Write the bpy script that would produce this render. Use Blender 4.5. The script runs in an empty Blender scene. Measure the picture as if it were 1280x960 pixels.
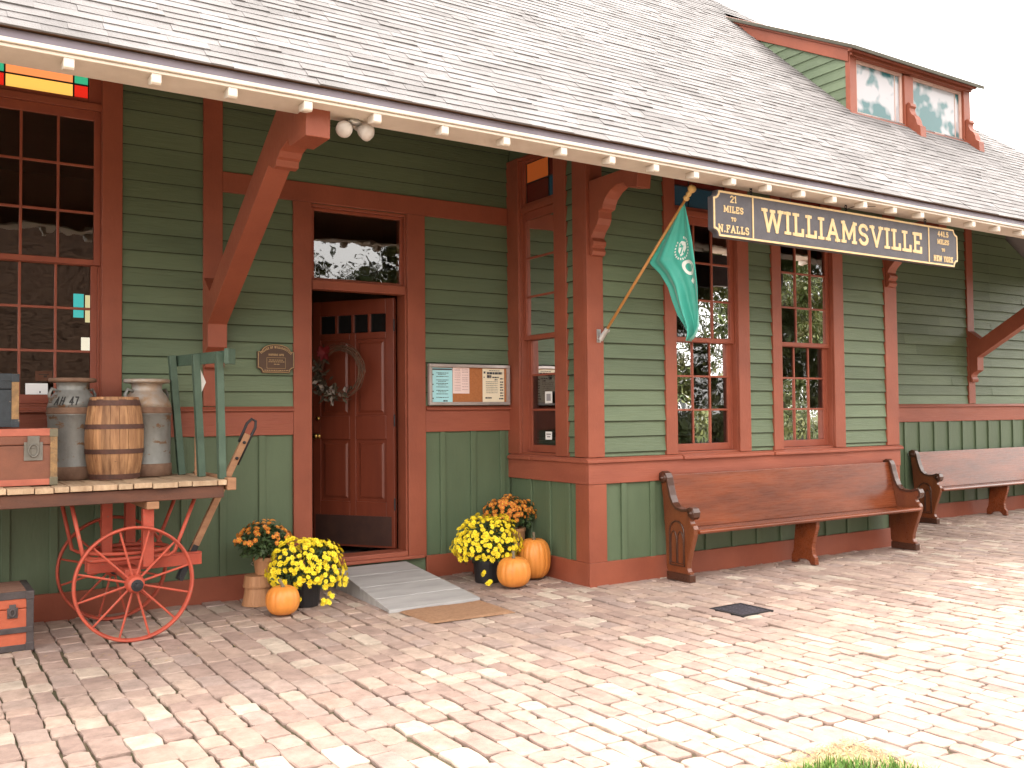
import bpy, bmesh, math, random
from mathutils import Vector, Matrix
random.seed(7)
R = random.Random(11)
S = bpy.context.scene
C = S.collection
PI = math.pi
# ------------------------------------------------------------------ helpers
ORG = {}          # world origin of every object (all roots stay unrotated unless built locally)

class MB:
    """collects shapes, then links them as ONE mesh object"""
    def __init__(s): s.v = []; s.f = []; s.mi = []; s.cur = 0
    def add(s, vs, fs):
        o = len(s.v); s.v += [tuple(v) for v in vs]
        for f in fs: s.f.append(tuple(i + o for i in f)); s.mi.append(s.cur)
    def box(s, x0, x1, y0, y1, z0, z1, m=None):
        vs = [(x, y, z) for z in (z0, z1) for y in (y0, y1) for x in (x0, x1)]
        if m: vs = [m(*v) for v in vs]
        s.add(vs, [(0, 2, 3, 1), (4, 5, 7, 6), (0, 1, 5, 4), (2, 6, 7, 3), (0, 4, 6, 2), (1, 3, 7, 5)])
    def obox(s, p0, p1, w, h, up=(0, 0, 1)):
        """beam from p0 to p1, w across, h along up"""
        p0 = Vector(p0); p1 = Vector(p1); d = (p1 - p0).normalized(); u = Vector(up)
        a = d.cross(u).normalized() * w / 2; b = a.cross(d).normalized() * h / 2
        vs = [p + sa * a + sb * b for p in (p0, p1) for sa, sb in ((-1, -1), (1, -1), (1, 1), (-1, 1))]
        s.add(vs, [(0, 1, 2, 3), (7, 6, 5, 4), (0, 4, 5, 1), (1, 5, 6, 2), (2, 6, 7, 3), (3, 7, 4, 0)])
    def prism(s, poly, a0, a1, m):
        """poly of (p,q), extruded a0..a1; m(a,p,q)->xyz"""
        n = len(poly)
        vs = [m(a0, *q) for q in poly] + [m(a1, *q) for q in poly]
        s.add(vs, [tuple(range(n - 1, -1, -1)), tuple(range(n, 2 * n))] + [(i, (i + 1) % n, n + (i + 1) % n, n + i) for i in range(n)])
    def tube(s, pts, r, n=8, cap=True):
        pts = [Vector(p) for p in pts]; k = len(pts)
        rs = r if isinstance(r, (list, tuple)) else [r] * k
        vs = []; prev = None
        for i, p in enumerate(pts):
            d = (pts[min(i + 1, k - 1)] - pts[max(i - 1, 0)]).normalized()
            ref = prev if prev is not None else (Vector((0, 0, 1)) if abs(d.z) < .9 else Vector((1, 0, 0)))
            a = ref - d * ref.dot(d)
            if a.length < 1e-6: a = Vector((1, 0, 0)) - d * d.x
            a.normalize(); b = d.cross(a); prev = a
            for j in range(n):
                t = 2 * PI * j / n
                vs.append(p + (a * math.cos(t) + b * math.sin(t)) * rs[i])
        fs = [(i * n + j, i * n + (j + 1) % n, (i + 1) * n + (j + 1) % n, (i + 1) * n + j) for i in range(k - 1) for j in range(n)]
        if cap: fs += [tuple(range(n - 1, -1, -1)), tuple(range((k - 1) * n, k * n))]
        s.add(vs, fs)
    def lathe(s, prof, n=24, c=(0, 0, 0), ax='z', fr=None):
        """prof of (r,h) revolved"""
        vs = []
        for r, h in prof:
            for j in range(n):
                t = 2 * PI * j / n
                rr = r * (fr(t, h) if fr else 1)
                x, y = rr * math.cos(t), rr * math.sin(t)
                q = (x, y, h) if ax == 'z' else (x, h, y)
                vs.append((q[0] + c[0], q[1] + c[1], q[2] + c[2]))
        k = len(prof)
        fs = [(i * n + j, i * n + (j + 1) % n, (i + 1) * n + (j + 1) % n, (i + 1) * n + j) for i in range(k - 1) for j in range(n)]
        if prof[0][0] > 1e-4 : fs.append(tuple(range(n - 1, -1, -1)))
        if prof[-1][0] > 1e-4 : fs.append(tuple(range((k - 1) * n, k * n)))
        s.add(vs, fs)
    def build(s, name, mat, parent=None, smooth=False, bevel=0, loc=None, recalc=True):
        me = bpy.data.meshes.new(name)
        me.from_pydata(s.v, [], s.f)
        mats = mat if isinstance(mat, (list, tuple)) else [mat]
        for m in mats: me.materials.append(m)
        if len(mats) > 1: me.polygons.foreach_set('material_index', s.mi)
        if recalc:
            b = bmesh.new(); b.from_mesh(me)
            bmesh.ops.recalc_face_normals(b, faces=b.faces); b.to_mesh(me); b.free()
        if smooth: me.polygons.foreach_set('use_smooth', [True] * len(me.polygons))
        o = bpy.data.objects.new(name, me); C.objects.link(o)
        if bevel:
            md = o.modifiers.new('edge', 'BEVEL'); md.width = bevel; md.segments = 2; md.limit_method = 'ANGLE'; md.angle_limit = math.radians(50)
        if smooth == 'auto':
            pass
        if parent is not None:
            o.parent = parent; w = ORG.get(parent.name, (0, 0, 0))
            if loc is None: o.location = (-w[0], -w[1], -w[2]); ORG[o.name] = (0, 0, 0)   # geometry given in world space
            else: o.location = loc; ORG[o.name] = tuple(w[i] + loc[i] for i in range(3))
        else:
            o.location = loc or (0, 0, 0); ORG[o.name] = tuple(o.location)
        return o

def tag(o, label, cat, group=None, kind=None):
    if label: o['label'] = label
    if cat: o['category'] = cat
    if group: o['group'] = group
    if kind: o['kind'] = kind
    return o

def thing(name, label, cat, loc=(0, 0, 0), rz=0, group=None):
    o = bpy.data.objects.new(name, None); C.objects.link(o); o.empty_display_size = .1
    o.location = loc; o.rotation_euler = (0, 0, rz); ORG[o.name] = tuple(loc)
    return tag(o, label, cat, group)

def dup(o, parent=None):
    c = o.copy(); C.objects.link(c)
    if parent is not None: c.parent = parent
    for ch in list(o.children): dup(ch, c)
    return c

# ------------------------------------------------------------------ materials
def srgb(r, g, b):
    f = lambda c: (c / 12.92 if c <= .04045 else ((c + .055) / 1.055) ** 2.4)
    return tuple(f(x / 255) for x in (r, g, b))
MATS = {}
def mat(name, base, base2=None, rough=.6, scale=5, stretch=(1, 1, 1), bump=.15, bscale=60, bstretch=(1, 1, 1), island=0., spec=.4, metal=0., chips=None, chip_at=.72, chip_scale=22, coat=0., detail=6):
    """a surface whose colour wanders between base and base2, with fine bump; chips = colour of flaked spots"""
    m = bpy.data.materials.new(name); m.use_nodes = True
    nt = m.node_tree; N = nt.nodes; L = nt.links; N.clear()
    out = N.new('ShaderNodeOutputMaterial'); b = N.new('ShaderNodeBsdfPrincipled'); L.new(b.outputs[0], out.inputs[0])
    tc = N.new('ShaderNodeTexCoord')
    def noise(sc, st, det=detail, ro=.6):
        mp = N.new('ShaderNodeMapping'); mp.inputs['Scale'].default_value = st
        n = N.new('ShaderNodeTexNoise'); n.inputs['Scale'].default_value = sc; n.inputs['Detail'].default_value = det; n.inputs['Roughness'].default_value = ro
        L.new(tc.outputs['Object'], mp.inputs[0]); L.new(mp.outputs[0], n.inputs[0]); return n
    if base2 is None: base2 = tuple(c * .72 for c in base)
    n1 = noise(scale, stretch)
    rp = N.new('ShaderNodeValToRGB'); rp.color_ramp.elements[0].position = .32; rp.color_ramp.elements[1].position = .68
    rp.color_ramp.elements[0].color = (*base2, 1); rp.color_ramp.elements[1].color = (*base, 1)
    L.new(n1.outputs[0], rp.inputs[0]); col = rp.outputs[0]
    if island:
        g = N.new('ShaderNodeNewGeometry'); hs = N.new('ShaderNodeHueSaturation')
        mr = N.new('ShaderNodeMapRange'); mr.inputs['To Min'].default_value = 1 - island; mr.inputs['To Max'].default_value = 1 + island
        L.new(g.outputs['Random Per Island'], mr.inputs[0]); L.new(mr.outputs[0], hs.inputs['Value']); L.new(col, hs.inputs['Color']); col = hs.outputs[0]
    if chips:
        n2 = noise(chip_scale, (1, 1, 2.2), 8, .7)
        r2 = N.new('ShaderNodeValToRGB'); r2.color_ramp.elements[0].position = chip_at; r2.color_ramp.elements[1].position = chip_at + .04
        mx = N.new('ShaderNodeMix'); mx.data_type = 'RGBA'
        L.new(n2.outputs[0], r2.inputs[0]); L.new(r2.outputs[0], mx.inputs['Factor']); L.new(col, mx.inputs['A']); mx.inputs['B'].default_value = (*chips, 1); col = mx.outputs['Result']
    L.new(col, b.inputs['Base Color'])
    b.inputs['Metallic'].default_value = metal; b.inputs['Specular IOR Level'].default_value = spec
    if coat: b.inputs['Coat Weight'].default_value = coat; b.inputs['Coat Roughness'].default_value = .2
    n3 = noise(bscale, bstretch, 5, .65)
    mr2 = N.new('ShaderNodeMapRange'); mr2.inputs['To Min'].default_value = max(0, rough - .12); mr2.inputs['To Max'].default_value = min(1, rough + .12)
    L.new(n3.outputs[0], mr2.inputs[0]); L.new(mr2.outputs[0], b.inputs['Roughness'])
    if bump:
        bp = N.new('ShaderNodeBump'); bp.inputs['Strength'].default_value = bump; bp.inputs['Distance'].default_value = .01
        L.new(n3.outputs[0], bp.inputs['Height']); L.new(bp.outputs[0], b.inputs['Normal'])
    MATS[name] = m
    return m

def flat(name, col, rough=.6, emit=0., metal=0.):
    m = bpy.data.materials.new(name); m.use_nodes = True
    b = m.node_tree.nodes['Principled BSDF']; b.inputs['Base Color'].default_value = (*col, 1); b.inputs['Roughness'].default_value = rough; b.inputs['Metallic'].default_value = metal
    if emit: b.inputs['Emission Color'].default_value = (*col, 1); b.inputs['Emission Strength'].default_value = emit
    return m

def glass_mat(name, tint=(.75, .78, .75), ior=1.75, wob=.02, extra=.0):
    m = bpy.data.materials.new(name); m.use_nodes = True
    nt = m.node_tree; N = nt.nodes; L = nt.links; N.clear()
    out = N.new('ShaderNodeOutputMaterial'); mx = N.new('ShaderNodeMixShader'); tr = N.new('ShaderNodeBsdfTransparent'); gl = N.new('ShaderNodeBsdfGlossy')
    tr.inputs[0].default_value = (*tint, 1); gl.inputs['Roughness'].default_value = .015; gl.inputs['Color'].default_value = (.95, .97, 1, 1)
    fr = N.new('ShaderNodeFresnel'); fr.inputs['IOR'].default_value = ior
    ad = N.new('ShaderNodeMath'); ad.operation = 'ADD'; ad.inputs[1].default_value = extra; ad.use_clamp = True
    tc = N.new('ShaderNodeTexCoord'); no = N.new('ShaderNodeTexNoise'); no.inputs['Scale'].default_value = 7; no.inputs['Detail'].default_value = 1
    bp = N.new('ShaderNodeBump'); bp.inputs['Strength'].default_value = wob; bp.inputs['Distance'].default_value = .05
    L.new(tc.outputs['Object'], no.inputs[0]); L.new(no.outputs[0], bp.inputs['Height']); L.new(bp.outputs[0], gl.inputs['Normal'])
    L.new(fr.outputs[0], ad.inputs[0]); L.new(ad.outputs[0], mx.inputs[0]); L.new(tr.outputs[0], mx.inputs[1]); L.new(gl.outputs[0], mx.inputs[2]); L.new(mx.outputs[0], out.inputs[0])
    return m

RED = mat('barn_red_paint', (.295, .080, .043), (.225, .060, .033), rough=.5, scale=2.2, bump=.25, bscale=45, bstretch=(1, 1, .35), chips=(.42, .22, .16), chip_at=.78)
REDS = mat('barn_red_sash', (.30, .080, .042), (.235, .058, .034), rough=.5, scale=4, bump=.1, chips=(.45, .2, .1), chip_at=.74)
REDB = mat('barn_red_rail', (.315, .089, .050), (.24, .064, .038), rough=.55, scale=4, stretch=(.3, .3, 1), bump=.4, bscale=40, bstretch=(.12, 1, 1.5), chips=(.45, .25, .19), chip_at=.75)
GREEN = mat('clapboard_green_paint', (.128, .170, .100), (.094, .130, .076), rough=.55, scale=1.6, stretch=(.5, 1, 2), bump=.5, bscale=30, bstretch=(.15, .6, 2.2), island=.13, chips=(.24, .27, .18), chip_at=.71, chip_scale=16)
GREENW = mat('wainscot_green_paint', (.105, .147, .084), (.084, .120, .068), rough=.5, scale=2.5, stretch=(1, 1, .4), bump=.25, bscale=40, bstretch=(1, 1, .2), chips=(.2, .26, .18), chip_at=.78)
GREENC = mat('cart_green_paint', (.075, .12, .085), (.05, .085, .06), rough=.55, scale=8, bump=.2, chips=(.22, .22, .2), chip_at=.7)
WHITE = mat('eave_cream_paint', (.72, .66, .58), (.60, .53, .46), rough=.55, scale=3, bump=.1, chips=(.42, .36, .3), chip_at=.74)
FASCIA = mat('eave_drip_metal', (.25, .215, .26), (.20, .17, .21), rough=.4, scale=2, bump=.05)
GAP_SHADE = mat('board_gap_shade', (.03, .04, .022), (.018, .022, .014), rough=.9, scale=6, bump=0)  # shadow line under each clapboard, painted dark on its lower lip
SHING = mat('cedar_shingle_grey', (.218, .203, .203), (.14, .13, .13), rough=.85, scale=1.6, stretch=(1, 1, 1), bump=.6, bscale=70, island=.17)
DARKI = mat('interior_dark_wood', (.17, .08, .045), (.10, .048, .028), rough=.5, scale=2, stretch=(1, 1, .2), bump=.1)
FLOORI = mat('interior_floor_grey', (.16, .15, .15), rough=.5, scale=2)
DOORM = mat('door_red_varnish', (.175, .040, .020), (.125, .027, .014), rough=.35, scale=3, stretch=(2, 2, .3), bump=.08)
KICK = mat('kick_plate_bronze', (.06, .028, .02), (.04, .02, .017), rough=.45, scale=8, bump=.1, chips=(.15, .09, .07), chip_at=.68)
BRASS = mat('aged_brass', (.5, .33, .1), rough=.3, metal=1., bump=.02)
STEEL = mat('galvanised_steel', (.55, .55, .54), rough=.35, metal=.9, bump=.05)
BLACKM = mat('black_iron', (.03, .03, .034), rough=.5, metal=.3, bump=.1)
GLASS = glass_mat('window_glass', tint=(.62, .6, .56), ior=1.65, extra=.065)
GLASSD = glass_mat('dormer_glass', tint=(.8, .82, .82), ior=1.45, extra=.0)

# ------------------------------------------------------------------ stroke lettering (our own slab lettering)
def arc(cx, cy, rx, ry, a0, a1, n=10):
    return [(cx + rx * math.cos(math.radians(a0 + (a1 - a0) * i / n)), cy + ry * math.sin(math.radians(a0 + (a1 - a0) * i / n))) for i in range(n + 1)]
GL = {   # width, strokes, serif list (x, y, half width)
 'W': (1.1, [[(.08, 1), (.3, 0), (.55, .92), (.8, 0), (1.02, 1)]], [(.08, 1, .15), (.55, .98, .13), (1.02, 1, .15)]),
 'I': (.34, [[(.17, 0), (.17, 1)]], [(.17, 0, .17), (.17, 1, .17)]),
 'L': (.62, [[(.17, 1), (.17, 0), (.58, 0), (.58, .24)]], [(.17, 1, .17), (.1, 0, .1)]),
 'A': (.82, [[(.1, 0), (.41, 1), (.72, 0)], [(.22, .34), (.6, .34)]], [(.1, 0, .14), (.72, 0, .14)]),
 'M': (.98, [[(.14, 0), (.14, 1), (.49, .22), (.84, 1), (.84, 0)]], [(.14, 0, .14), (.84, 0, .14), (.1, 1, .1), (.88, 1, .1)]),
 'S': (.66, [arc(.33, .745, .25, .245, 20, 270, 9) + arc(.33, .255, .25, .245, 90, -160, 9)], []),
 'V': (.82, [[(.1, 1), (.41, 0), (.72, 1)]], [(.1, 1, .14), (.72, 1, .14)]),
 'E': (.64, [[(.58, .8), (.58, 1), (.16, 1), (.16, 0), (.6, 0), (.6, .22)], [(.16, .51), (.44, .51)]], [(.1, 0, .1), (.1, 1, .1)]),
 'T': (.66, [[(.04, .78), (.04, 1), (.62, 1), (.62, .78)], [(.33, 1), (.33, 0)]], [(.33, 0, .15)]),
 'O': (.7, [arc(.35, .5, .28, .5, 0, 360, 18)], []),
 'N': (.82, [[(.14, 0), (.14, 1), (.68, 0), (.68, 1)]], [(.14, 0, .14), (.1, 1, .1), (.68, 1, .14)]),
 'F': (.6, [[(.56, .78), (.56, 1), (.16, 1), (.16, 0)], [(.16, .52), (.42, .52)]], [(.16, 0, .15), (.1, 1, .1)]),
 'Y': (.8, [[(.1, 1), (.4, .48), (.7, 1)], [(.4, .48), (.4, 0)]], [(.1, 1, .13), (.7, 1, .13), (.4, 0, .14)]),
 'R': (.74, [[(.16, 0), (.16, 1), (.4, 1)] + arc(.4, .76, .2, .24, 90, -90, 7) + [(.16, .52)], [(.4, .52), (.66, 0)]], [(.16, 0, .14), (.66, 0, .08), (.1, 1, .1)]),
 'K': (.8, [[(.16, 0), (.16, 1)], [(.66, 1), (.16, .45)], [(.3, .6), (.68, 0)]], [(.16, 0, .14), (.16, 1, .14), (.66, 1, .1), (.68, 0, .1)]),
 'G': (.72, [arc(.36, .5, .28, .5, 40, 330, 14) + [(.62, .42), (.42, .42)]], []),
 'H': (.78, [[(.14, 0), (.14, 1)], [(.64, 0), (.64, 1)], [(.14, .5), (.64, .5)]], [(.14, 0, .12), (.14, 1, .12), (.64, 0, .12), (.64, 1, .12)]),
 'C': (.7, [arc(.36, .5, .28, .5, 45, 315, 14)], []),
 '1': (.4, [[(.06, .8), (.22, 1), (.22, 0)]], [(.22, 0, .15)]),
 '2': (.62, [arc(.31, .72, .24, .28, 160, -30, 9) + [(.06, 0), (.58, 0)]], []),
 '4': (.66, [[(.46, 0), (.46, 1), (.06, .3), (.62, .3)]], []),
 '5': (.62, [[(.54, 1), (.14, 1), (.1, .56)] + arc(.3, .32, .25, .32, 110, -150, 9)], []),
 '7': (.6, [[(.06, 1), (.56, 1), (.22, 0)]], []),
 '.': (.22, [[(.1, 0), (.1, .06)]], []), ' ': (.4, [], [])}
def text_width(t, gap): return sum(GL[c][0] + gap for c in t) - gap
def lettering(mb, t, h, wt, m, u0=0, v0=0, center=True, width=None, gap=.14, serif=True, slant=0):
    """strokes of text t, cap height h, stroke wt*h, m(u,v,depth)->xyz, depth in metres"""
    W = text_width(t, gap); sx = (width / W) if width else h
    x = u0 - (W * sx / 2 if center else 0); k = 0
    def seg(a, b, w):
        nonlocal k
        ax, ay = a; bx, by = b; dx, dy = bx - ax, by - ay; l = math.hypot(dx, dy)
        if l < 1e-6: return
        ux, uy = dx / l, dy / l; e = w * .46; ax -= ux * e; ay -= uy * e; bx += ux * e; by += uy * e
        nx, ny = -uy * w / 2, ux * w / 2; d = .003 + (k % 9) * .00035; k += 1
        q = [(ax + nx, ay + ny), (bx + nx, by + ny), (bx - nx, by - ny), (ax - nx, ay - ny)]
        mb.add([m(p[0], p[1], d) for p in q] + [m(p[0], p[1], -.001) for p in q], [(0, 1, 2, 3), (0, 4, 5, 1), (1, 5, 6, 2), (2, 6, 7, 3), (3, 7, 4, 0)])
    for c in t:
        gw, st, se = GL[c]; w = wt * h
        T = lambda p: (x + p[0] * sx + slant * p[1] * h, v0 + w / 2 + p[1] * (h - w))
        for pl in st:
            for a, b in zip(pl, pl[1:]): seg(T(a), T(b), w)
        if serif:
            for sxx, sy, hw in se:
                a = T((sxx - hw, sy)); b = T((sxx + hw, sy))
                e = w * .36; seg((a[0] + e * .6, a[1]), (b[0] - e * .6, b[1]), w * .8)
        x += (gw + gap) * sx

# ------------------------------------------------------------------ the setting: ground, pavement, lawn
g = MB(); g.add([(-220, -260, -.05), (260, -260, -.05), (260, 220, -.05), (-220, 220, -.05)], [(0, 1, 2, 3)])
GND = mat('ground_turf', (.05, .06, .028), (.035, .04, .022), rough=.95, scale=.8, bump=.4, bscale=8)
tag(g.build('ground', GND), None, None, kind='structure')

EARTH = mat('joint_earth', (.12, .09, .058), (.06, .062, .028), rough=.95, scale=3.5, bump=.8, bscale=90)
PAVE = bpy.data.materials.new('sandstone_paver'); PAVE.use_nodes = True
def make_pave():
    nt = PAVE.node_tree; N = nt.nodes; L = nt.links; b = N['Principled BSDF']; b.inputs['Specular IOR Level'].default_value = .3
    ge = N.new('ShaderNodeNewGeometry'); tc = N.new('ShaderNodeTexCoord')
    rp = N.new('ShaderNodeValToRGB'); cr = rp.color_ramp
    cols = [(0, (.37, .265, .222)), (.16, (.315, .222, .188)), (.32, (.405, .295, .245)), (.47, (.345, .26, .23)), (.6, (.435, .322, .262)), (.74, (.38, .268, .22)), (.88, (.455, .35, .285)), (.965, (.53, .445, .365)), (1, (.34, .25, .215))]
    cr.elements[0].position = cols[0][0]; cr.elements[0].color = (*cols[0][1], 1)
    cr.elements[1].position = 1; cr.elements[1].color = (*cols[-1][1], 1)
    for p, c in cols[1:-1]:
        e = cr.elements.new(p); e.color = (*c, 1)
    L.new(ge.outputs['Random Per Island'], rp.inputs[0])
    n = N.new('ShaderNodeTexNoise'); n.inputs['Scale'].default_value = 9; n.inputs['Detail'].default_value = 9; n.inputs['Roughness'].default_value = .7
    L.new(tc.outputs['Object'], n.inputs[0])
    mr = N.new('ShaderNodeMapRange'); mr.inputs['From Min'].default_value = .3; mr.inputs['From Max'].default_value = .7; mr.inputs['To Min'].default_value = .66; mr.inputs['To Max'].default_value = 1.15
    L.new(n.outputs[0], mr.inputs[0])
    big = N.new('ShaderNodeTexNoise'); big.inputs['Scale'].default_value = .9; big.inputs['Detail'].default_value = 4
    L.new(tc.outputs['Object'], big.inputs[0])
    mr3 = N.new('ShaderNodeMapRange'); mr3.inputs['From Min'].default_value = .35; mr3.inputs['From Max'].default_value = .65; mr3.inputs['To Min'].default_value = .86; mr3.inputs['To Max'].default_value = 1.10
    L.new(big.outputs[0], mr3.inputs[0])
    mu = N.new('ShaderNodeMath'); mu.operation = 'MULTIPLY'; L.new(mr.outputs[0], mu.inputs[0]); L.new(mr3.outputs[0], mu.inputs[1])
    hs = N.new('ShaderNodeHueSaturation'); L.new(rp.outputs[0], hs.inputs['Color']); L.new(mu.outputs[0], hs.inputs['Value']); L.new(hs.outputs[0], b.inputs['Base Color'])
    b.inputs['Roughness'].default_value = .8
    n2 = N.new('ShaderNodeTexNoise'); n2.inputs['Scale'].default_value = 45; n2.inputs['Detail'].default_value = 8; n2.inputs['Roughness'].default_value = .7
    L.new(tc.outputs['Object'], n2.inputs[0]); bp = N.new('ShaderNodeBump'); bp.inputs['Strength'].default_value = .55; bp.inputs['Distance'].default_value = .012
    L.new(n2.outputs[0], bp.inputs['Height']); L.new(bp.outputs[0], b.inputs['Normal'])
make_pave()
LAWN_X, LAWN_Y = 3.56, -4.97
g = MB()
g.add([(-6, LAWN_Y, -.034), (LAWN_X, LAWN_Y, -.034), (LAWN_X, -12, -.034), (18, -12, -.034), (18, .5, -.034), (-6, .5, -.034)], [(0, 1, 2, 3, 4, 5)])
from mathutils import noise as mnoise
def fill(x0, x1, y0, y1, st):
    nx, ny = int((x1 - x0) / st), int((y1 - y0) / st); vs = []
    for j in range(ny + 1):
        for i in range(nx + 1):
            x, y = x0 + (x1 - x0) * i / nx, y0 + (y1 - y0) * j / ny
            v = mnoise.noise((x * 2.3, y * 2.3, .3)) * .6 + mnoise.noise((x * 9, y * 9, 4.)) * .5
            vs.append((x, y, min(-.005, -.018 + .012 * v)))
    g.add(vs, [(j * (nx + 1) + i, j * (nx + 1) + i + 1, (j + 1) * (nx + 1) + i + 1, (j + 1) * (nx + 1) + i) for j in range(ny) for i in range(nx)])
fill(-1, 14.5, LAWN_Y + .05, -.05, .045); fill(LAWN_X + .05, 10, -8.5, LAWN_Y + .049, .06)
tag(g.build('pavement_bed', EARTH, smooth=True), None, None, kind='structure')
def pavers():
    mb = MB(); rr = random.Random(5)
    x = -5.0
    while x < 17.0:
        w = rr.uniform(.105, .155) if x > 2.5 else rr.uniform(.115, .165); y = -.02 + rr.uniform(0, .2)
        ylim = LAWN_Y + .0 if x < LAWN_X - .02 else (-8.6 if x < 12 else -7)
        wob = rr.uniform(-.003, .003); drift = rr.uniform(0, 6)
        while y > ylim:
            l = rr.choice((rr.uniform(.13, .19), rr.uniform(.17, .24), rr.uniform(.21, .31)))
            gp = rr.uniform(.003, .010); gx = rr.uniform(.005, .011) + (rr.uniform(0, .014) if rr.random() < .35 else 0)
            y1 = max(y - l, ylim - rr.uniform(0, .04))
            if y - y1 > .07:
                near = y1 < -.6
                x0, x1, ya, yb = x + gx / 2, x + w - gx / 2, y1 + gp / 2, y - gp / 2
                h = rr.gauss(0, .0028); tx = rr.uniform(-.02, .02); ty = rr.uniform(-.014, .014)
                j = lambda s: rr.uniform(-s, s)
                cx, cy = (x0 + x1) / 2, (ya + yb) / 2; k = rr.uniform(.006, .024)
                sway = .012 * math.sin(cy * 1.3 + x * .7) + wob + rr.uniform(-.005, .005) + .002 * math.sin(cy * 4 + drift)
                P = [(x0, ya + k), (x0 + k, ya), (cx, ya), (x1 - k, ya), (x1, ya + k), (x1, cy), (x1, yb - k), (x1 - k, yb), (cx, yb), (x0 + k, yb), (x0, yb - k), (x0, cy)]
                P = [(a + j(.007) + sway, b + j(.008)) for a, b in P]
                bz = lambda a, b: h + tx * (a - cx) + ty * (b - cy)
                ins = rr.uniform(.93, .965); n = 12
                top = [(cx + sway + (a - cx - sway) * ins, cy + (b - cy) * (1 - (1 - ins) * w / l), bz(a, b) + j(.0009)) for a, b in P]
                mid = [(a, b, bz(a, b) - rr.uniform(.003, .009)) for a, b in P]
                low = [(a, b, -.04) for a, b in P]
                vs = [(cx + sway + j(.02), cy + j(.03), h + rr.uniform(-.001, .0022))] + top + mid + low
                fs = []
                for i in range(n):
                    q = (i + 1) % n
                    fs += [(0, 1 + i, 1 + q), (1 + i, 1 + n + i, 1 + n + q, 1 + q), (1 + n + i, 1 + 2 * n + i, 1 + 2 * n + q, 1 + n + q)]
                mb.add(vs, fs)
            y = y1
        x += w
    o = mb.build('pavement', PAVE)
    tag(o, None, None, kind='structure')
pavers()
# lawn corner with a worn sandy edge
SAND = mat('sandy_edge', (.42, .30, .19), (.28, .20, .11), rough=.95, scale=9, bump=.9, bscale=120)
mb = MB(); rr = random.Random(3); nx, ny = 60, 50; x0, x1, y0, y1 = -3.0, LAWN_X + .02, -9.5, LAWN_Y + .03
vs = []
for j in range(ny + 1):
    for i in range(nx + 1):
        u = (i / nx) ** .5; v = 1 - (1 - j / ny) ** 2
        X = x0 + (x1 - x0) * u; Y = y0 + (y1 - y0) * v
        e = min(x1 - X, y1 - Y); X += rr.uniform(-.012, .012); Y += rr.uniform(-.012, .012)
        vs.append((X, Y, -.012 + .03 * min(1, e / .12) + rr.uniform(0, .008)))
mb.add(vs, [(j * (nx + 1) + i, j * (nx + 1) + i + 1, (j + 1) * (nx + 1) + i + 1, (j + 1) * (nx + 1) + i) for j in range(ny) for i in range(nx)])
tag(mb.build('lawn_soil', SAND, smooth=True), None, None, kind='structure')
GRASS = mat('grass_blades', (.13, .24, .035), (.07, .15, .02), rough=.6, scale=6, bump=0, island=.35)
STRAW = mat('dry_straw', (.45, .33, .18), (.3, .2, .1), rough=.8, scale=6, bump=0, island=.3)
mb = MB()
for i in range(7000):
    X = LAWN_X - .10 - abs(rr.gauss(0, .55)); Y = LAWN_Y - .13 - abs(rr.gauss(0, .5))
    if X < 1 or (LAWN_X - X) + (LAWN_Y - Y) < .40 + rr.uniform(0, .2): continue
    a = rr.uniform(0, 2 * PI); h = rr.uniform(.025, .07); l = rr.uniform(.0, .05); w = .003
    dx, dy = math.cos(a), math.sin(a); px, py = -dy * w, dx * w; z = .012
    mb.add([(X - px, Y - py, z), (X + px, Y + py, z), (X + dx * l * .4 + px * .8, Y + dy * l * .4 + py * .8, z + h * .65), (X + dx * l, Y + dy * l, z + h), (X + dx * l * .4 - px * .8, Y + dy * l * .4 - py * .8, z + h * .65)], [(0, 1, 2, 4), (4, 2, 3)])
tag(mb.build('grass', GRASS, recalc=False), 'short green lawn grass at the corner of the paving', 'grass', kind='stuff')
mb = MB()
for i in range(1500):
    t = rr.random(); X = LAWN_X - abs(rr.gauss(0, .5)) ; Y = LAWN_Y - abs(rr.gauss(0, .4))
    if rr.random() < .5: X = LAWN_X - rr.uniform(-.03, .3)
    else: Y = LAWN_Y - rr.uniform(-.03, .22)
    a = rr.uniform(0, PI); l = rr.uniform(.01, .035); dx, dy = math.cos(a) * l, math.sin(a) * l; w = .0022
    z = .014 + rr.uniform(0, .012)
    mb.add([(X - dx, Y - dy, z), (X + w, Y - w, z + .004), (X + dx, Y + dy, z + rr.uniform(0, .01)), (X - w, Y + w, z + .004)], [(0, 1, 2, 3)])
# a few wisps in the wide joints by the walls and wheel
for i in range(160):
    X, Y = rr.choice(((1.5, -.75), (.4, -.9), (2.0, -1.0), (1.1, -1.5))); X += rr.gauss(0, .3); Y += rr.gauss(0, .25)
    if Y > -.1: continue
    a = rr.uniform(0, PI); l = rr.uniform(.008, .03); dx, dy = math.cos(a) * l, math.sin(a) * l; w = .002
    mb.add([(X - dx, Y - dy, .006), (X + w, Y - w, .009), (X + dx, Y + dy, .008), (X - w, Y + w, .009)], [(0, 1, 2, 3)])
tag(mb.build('straw', STRAW, recalc=False), 'loose dry straw and dead grass along the lawn edge', 'straw', kind='stuff')

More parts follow.
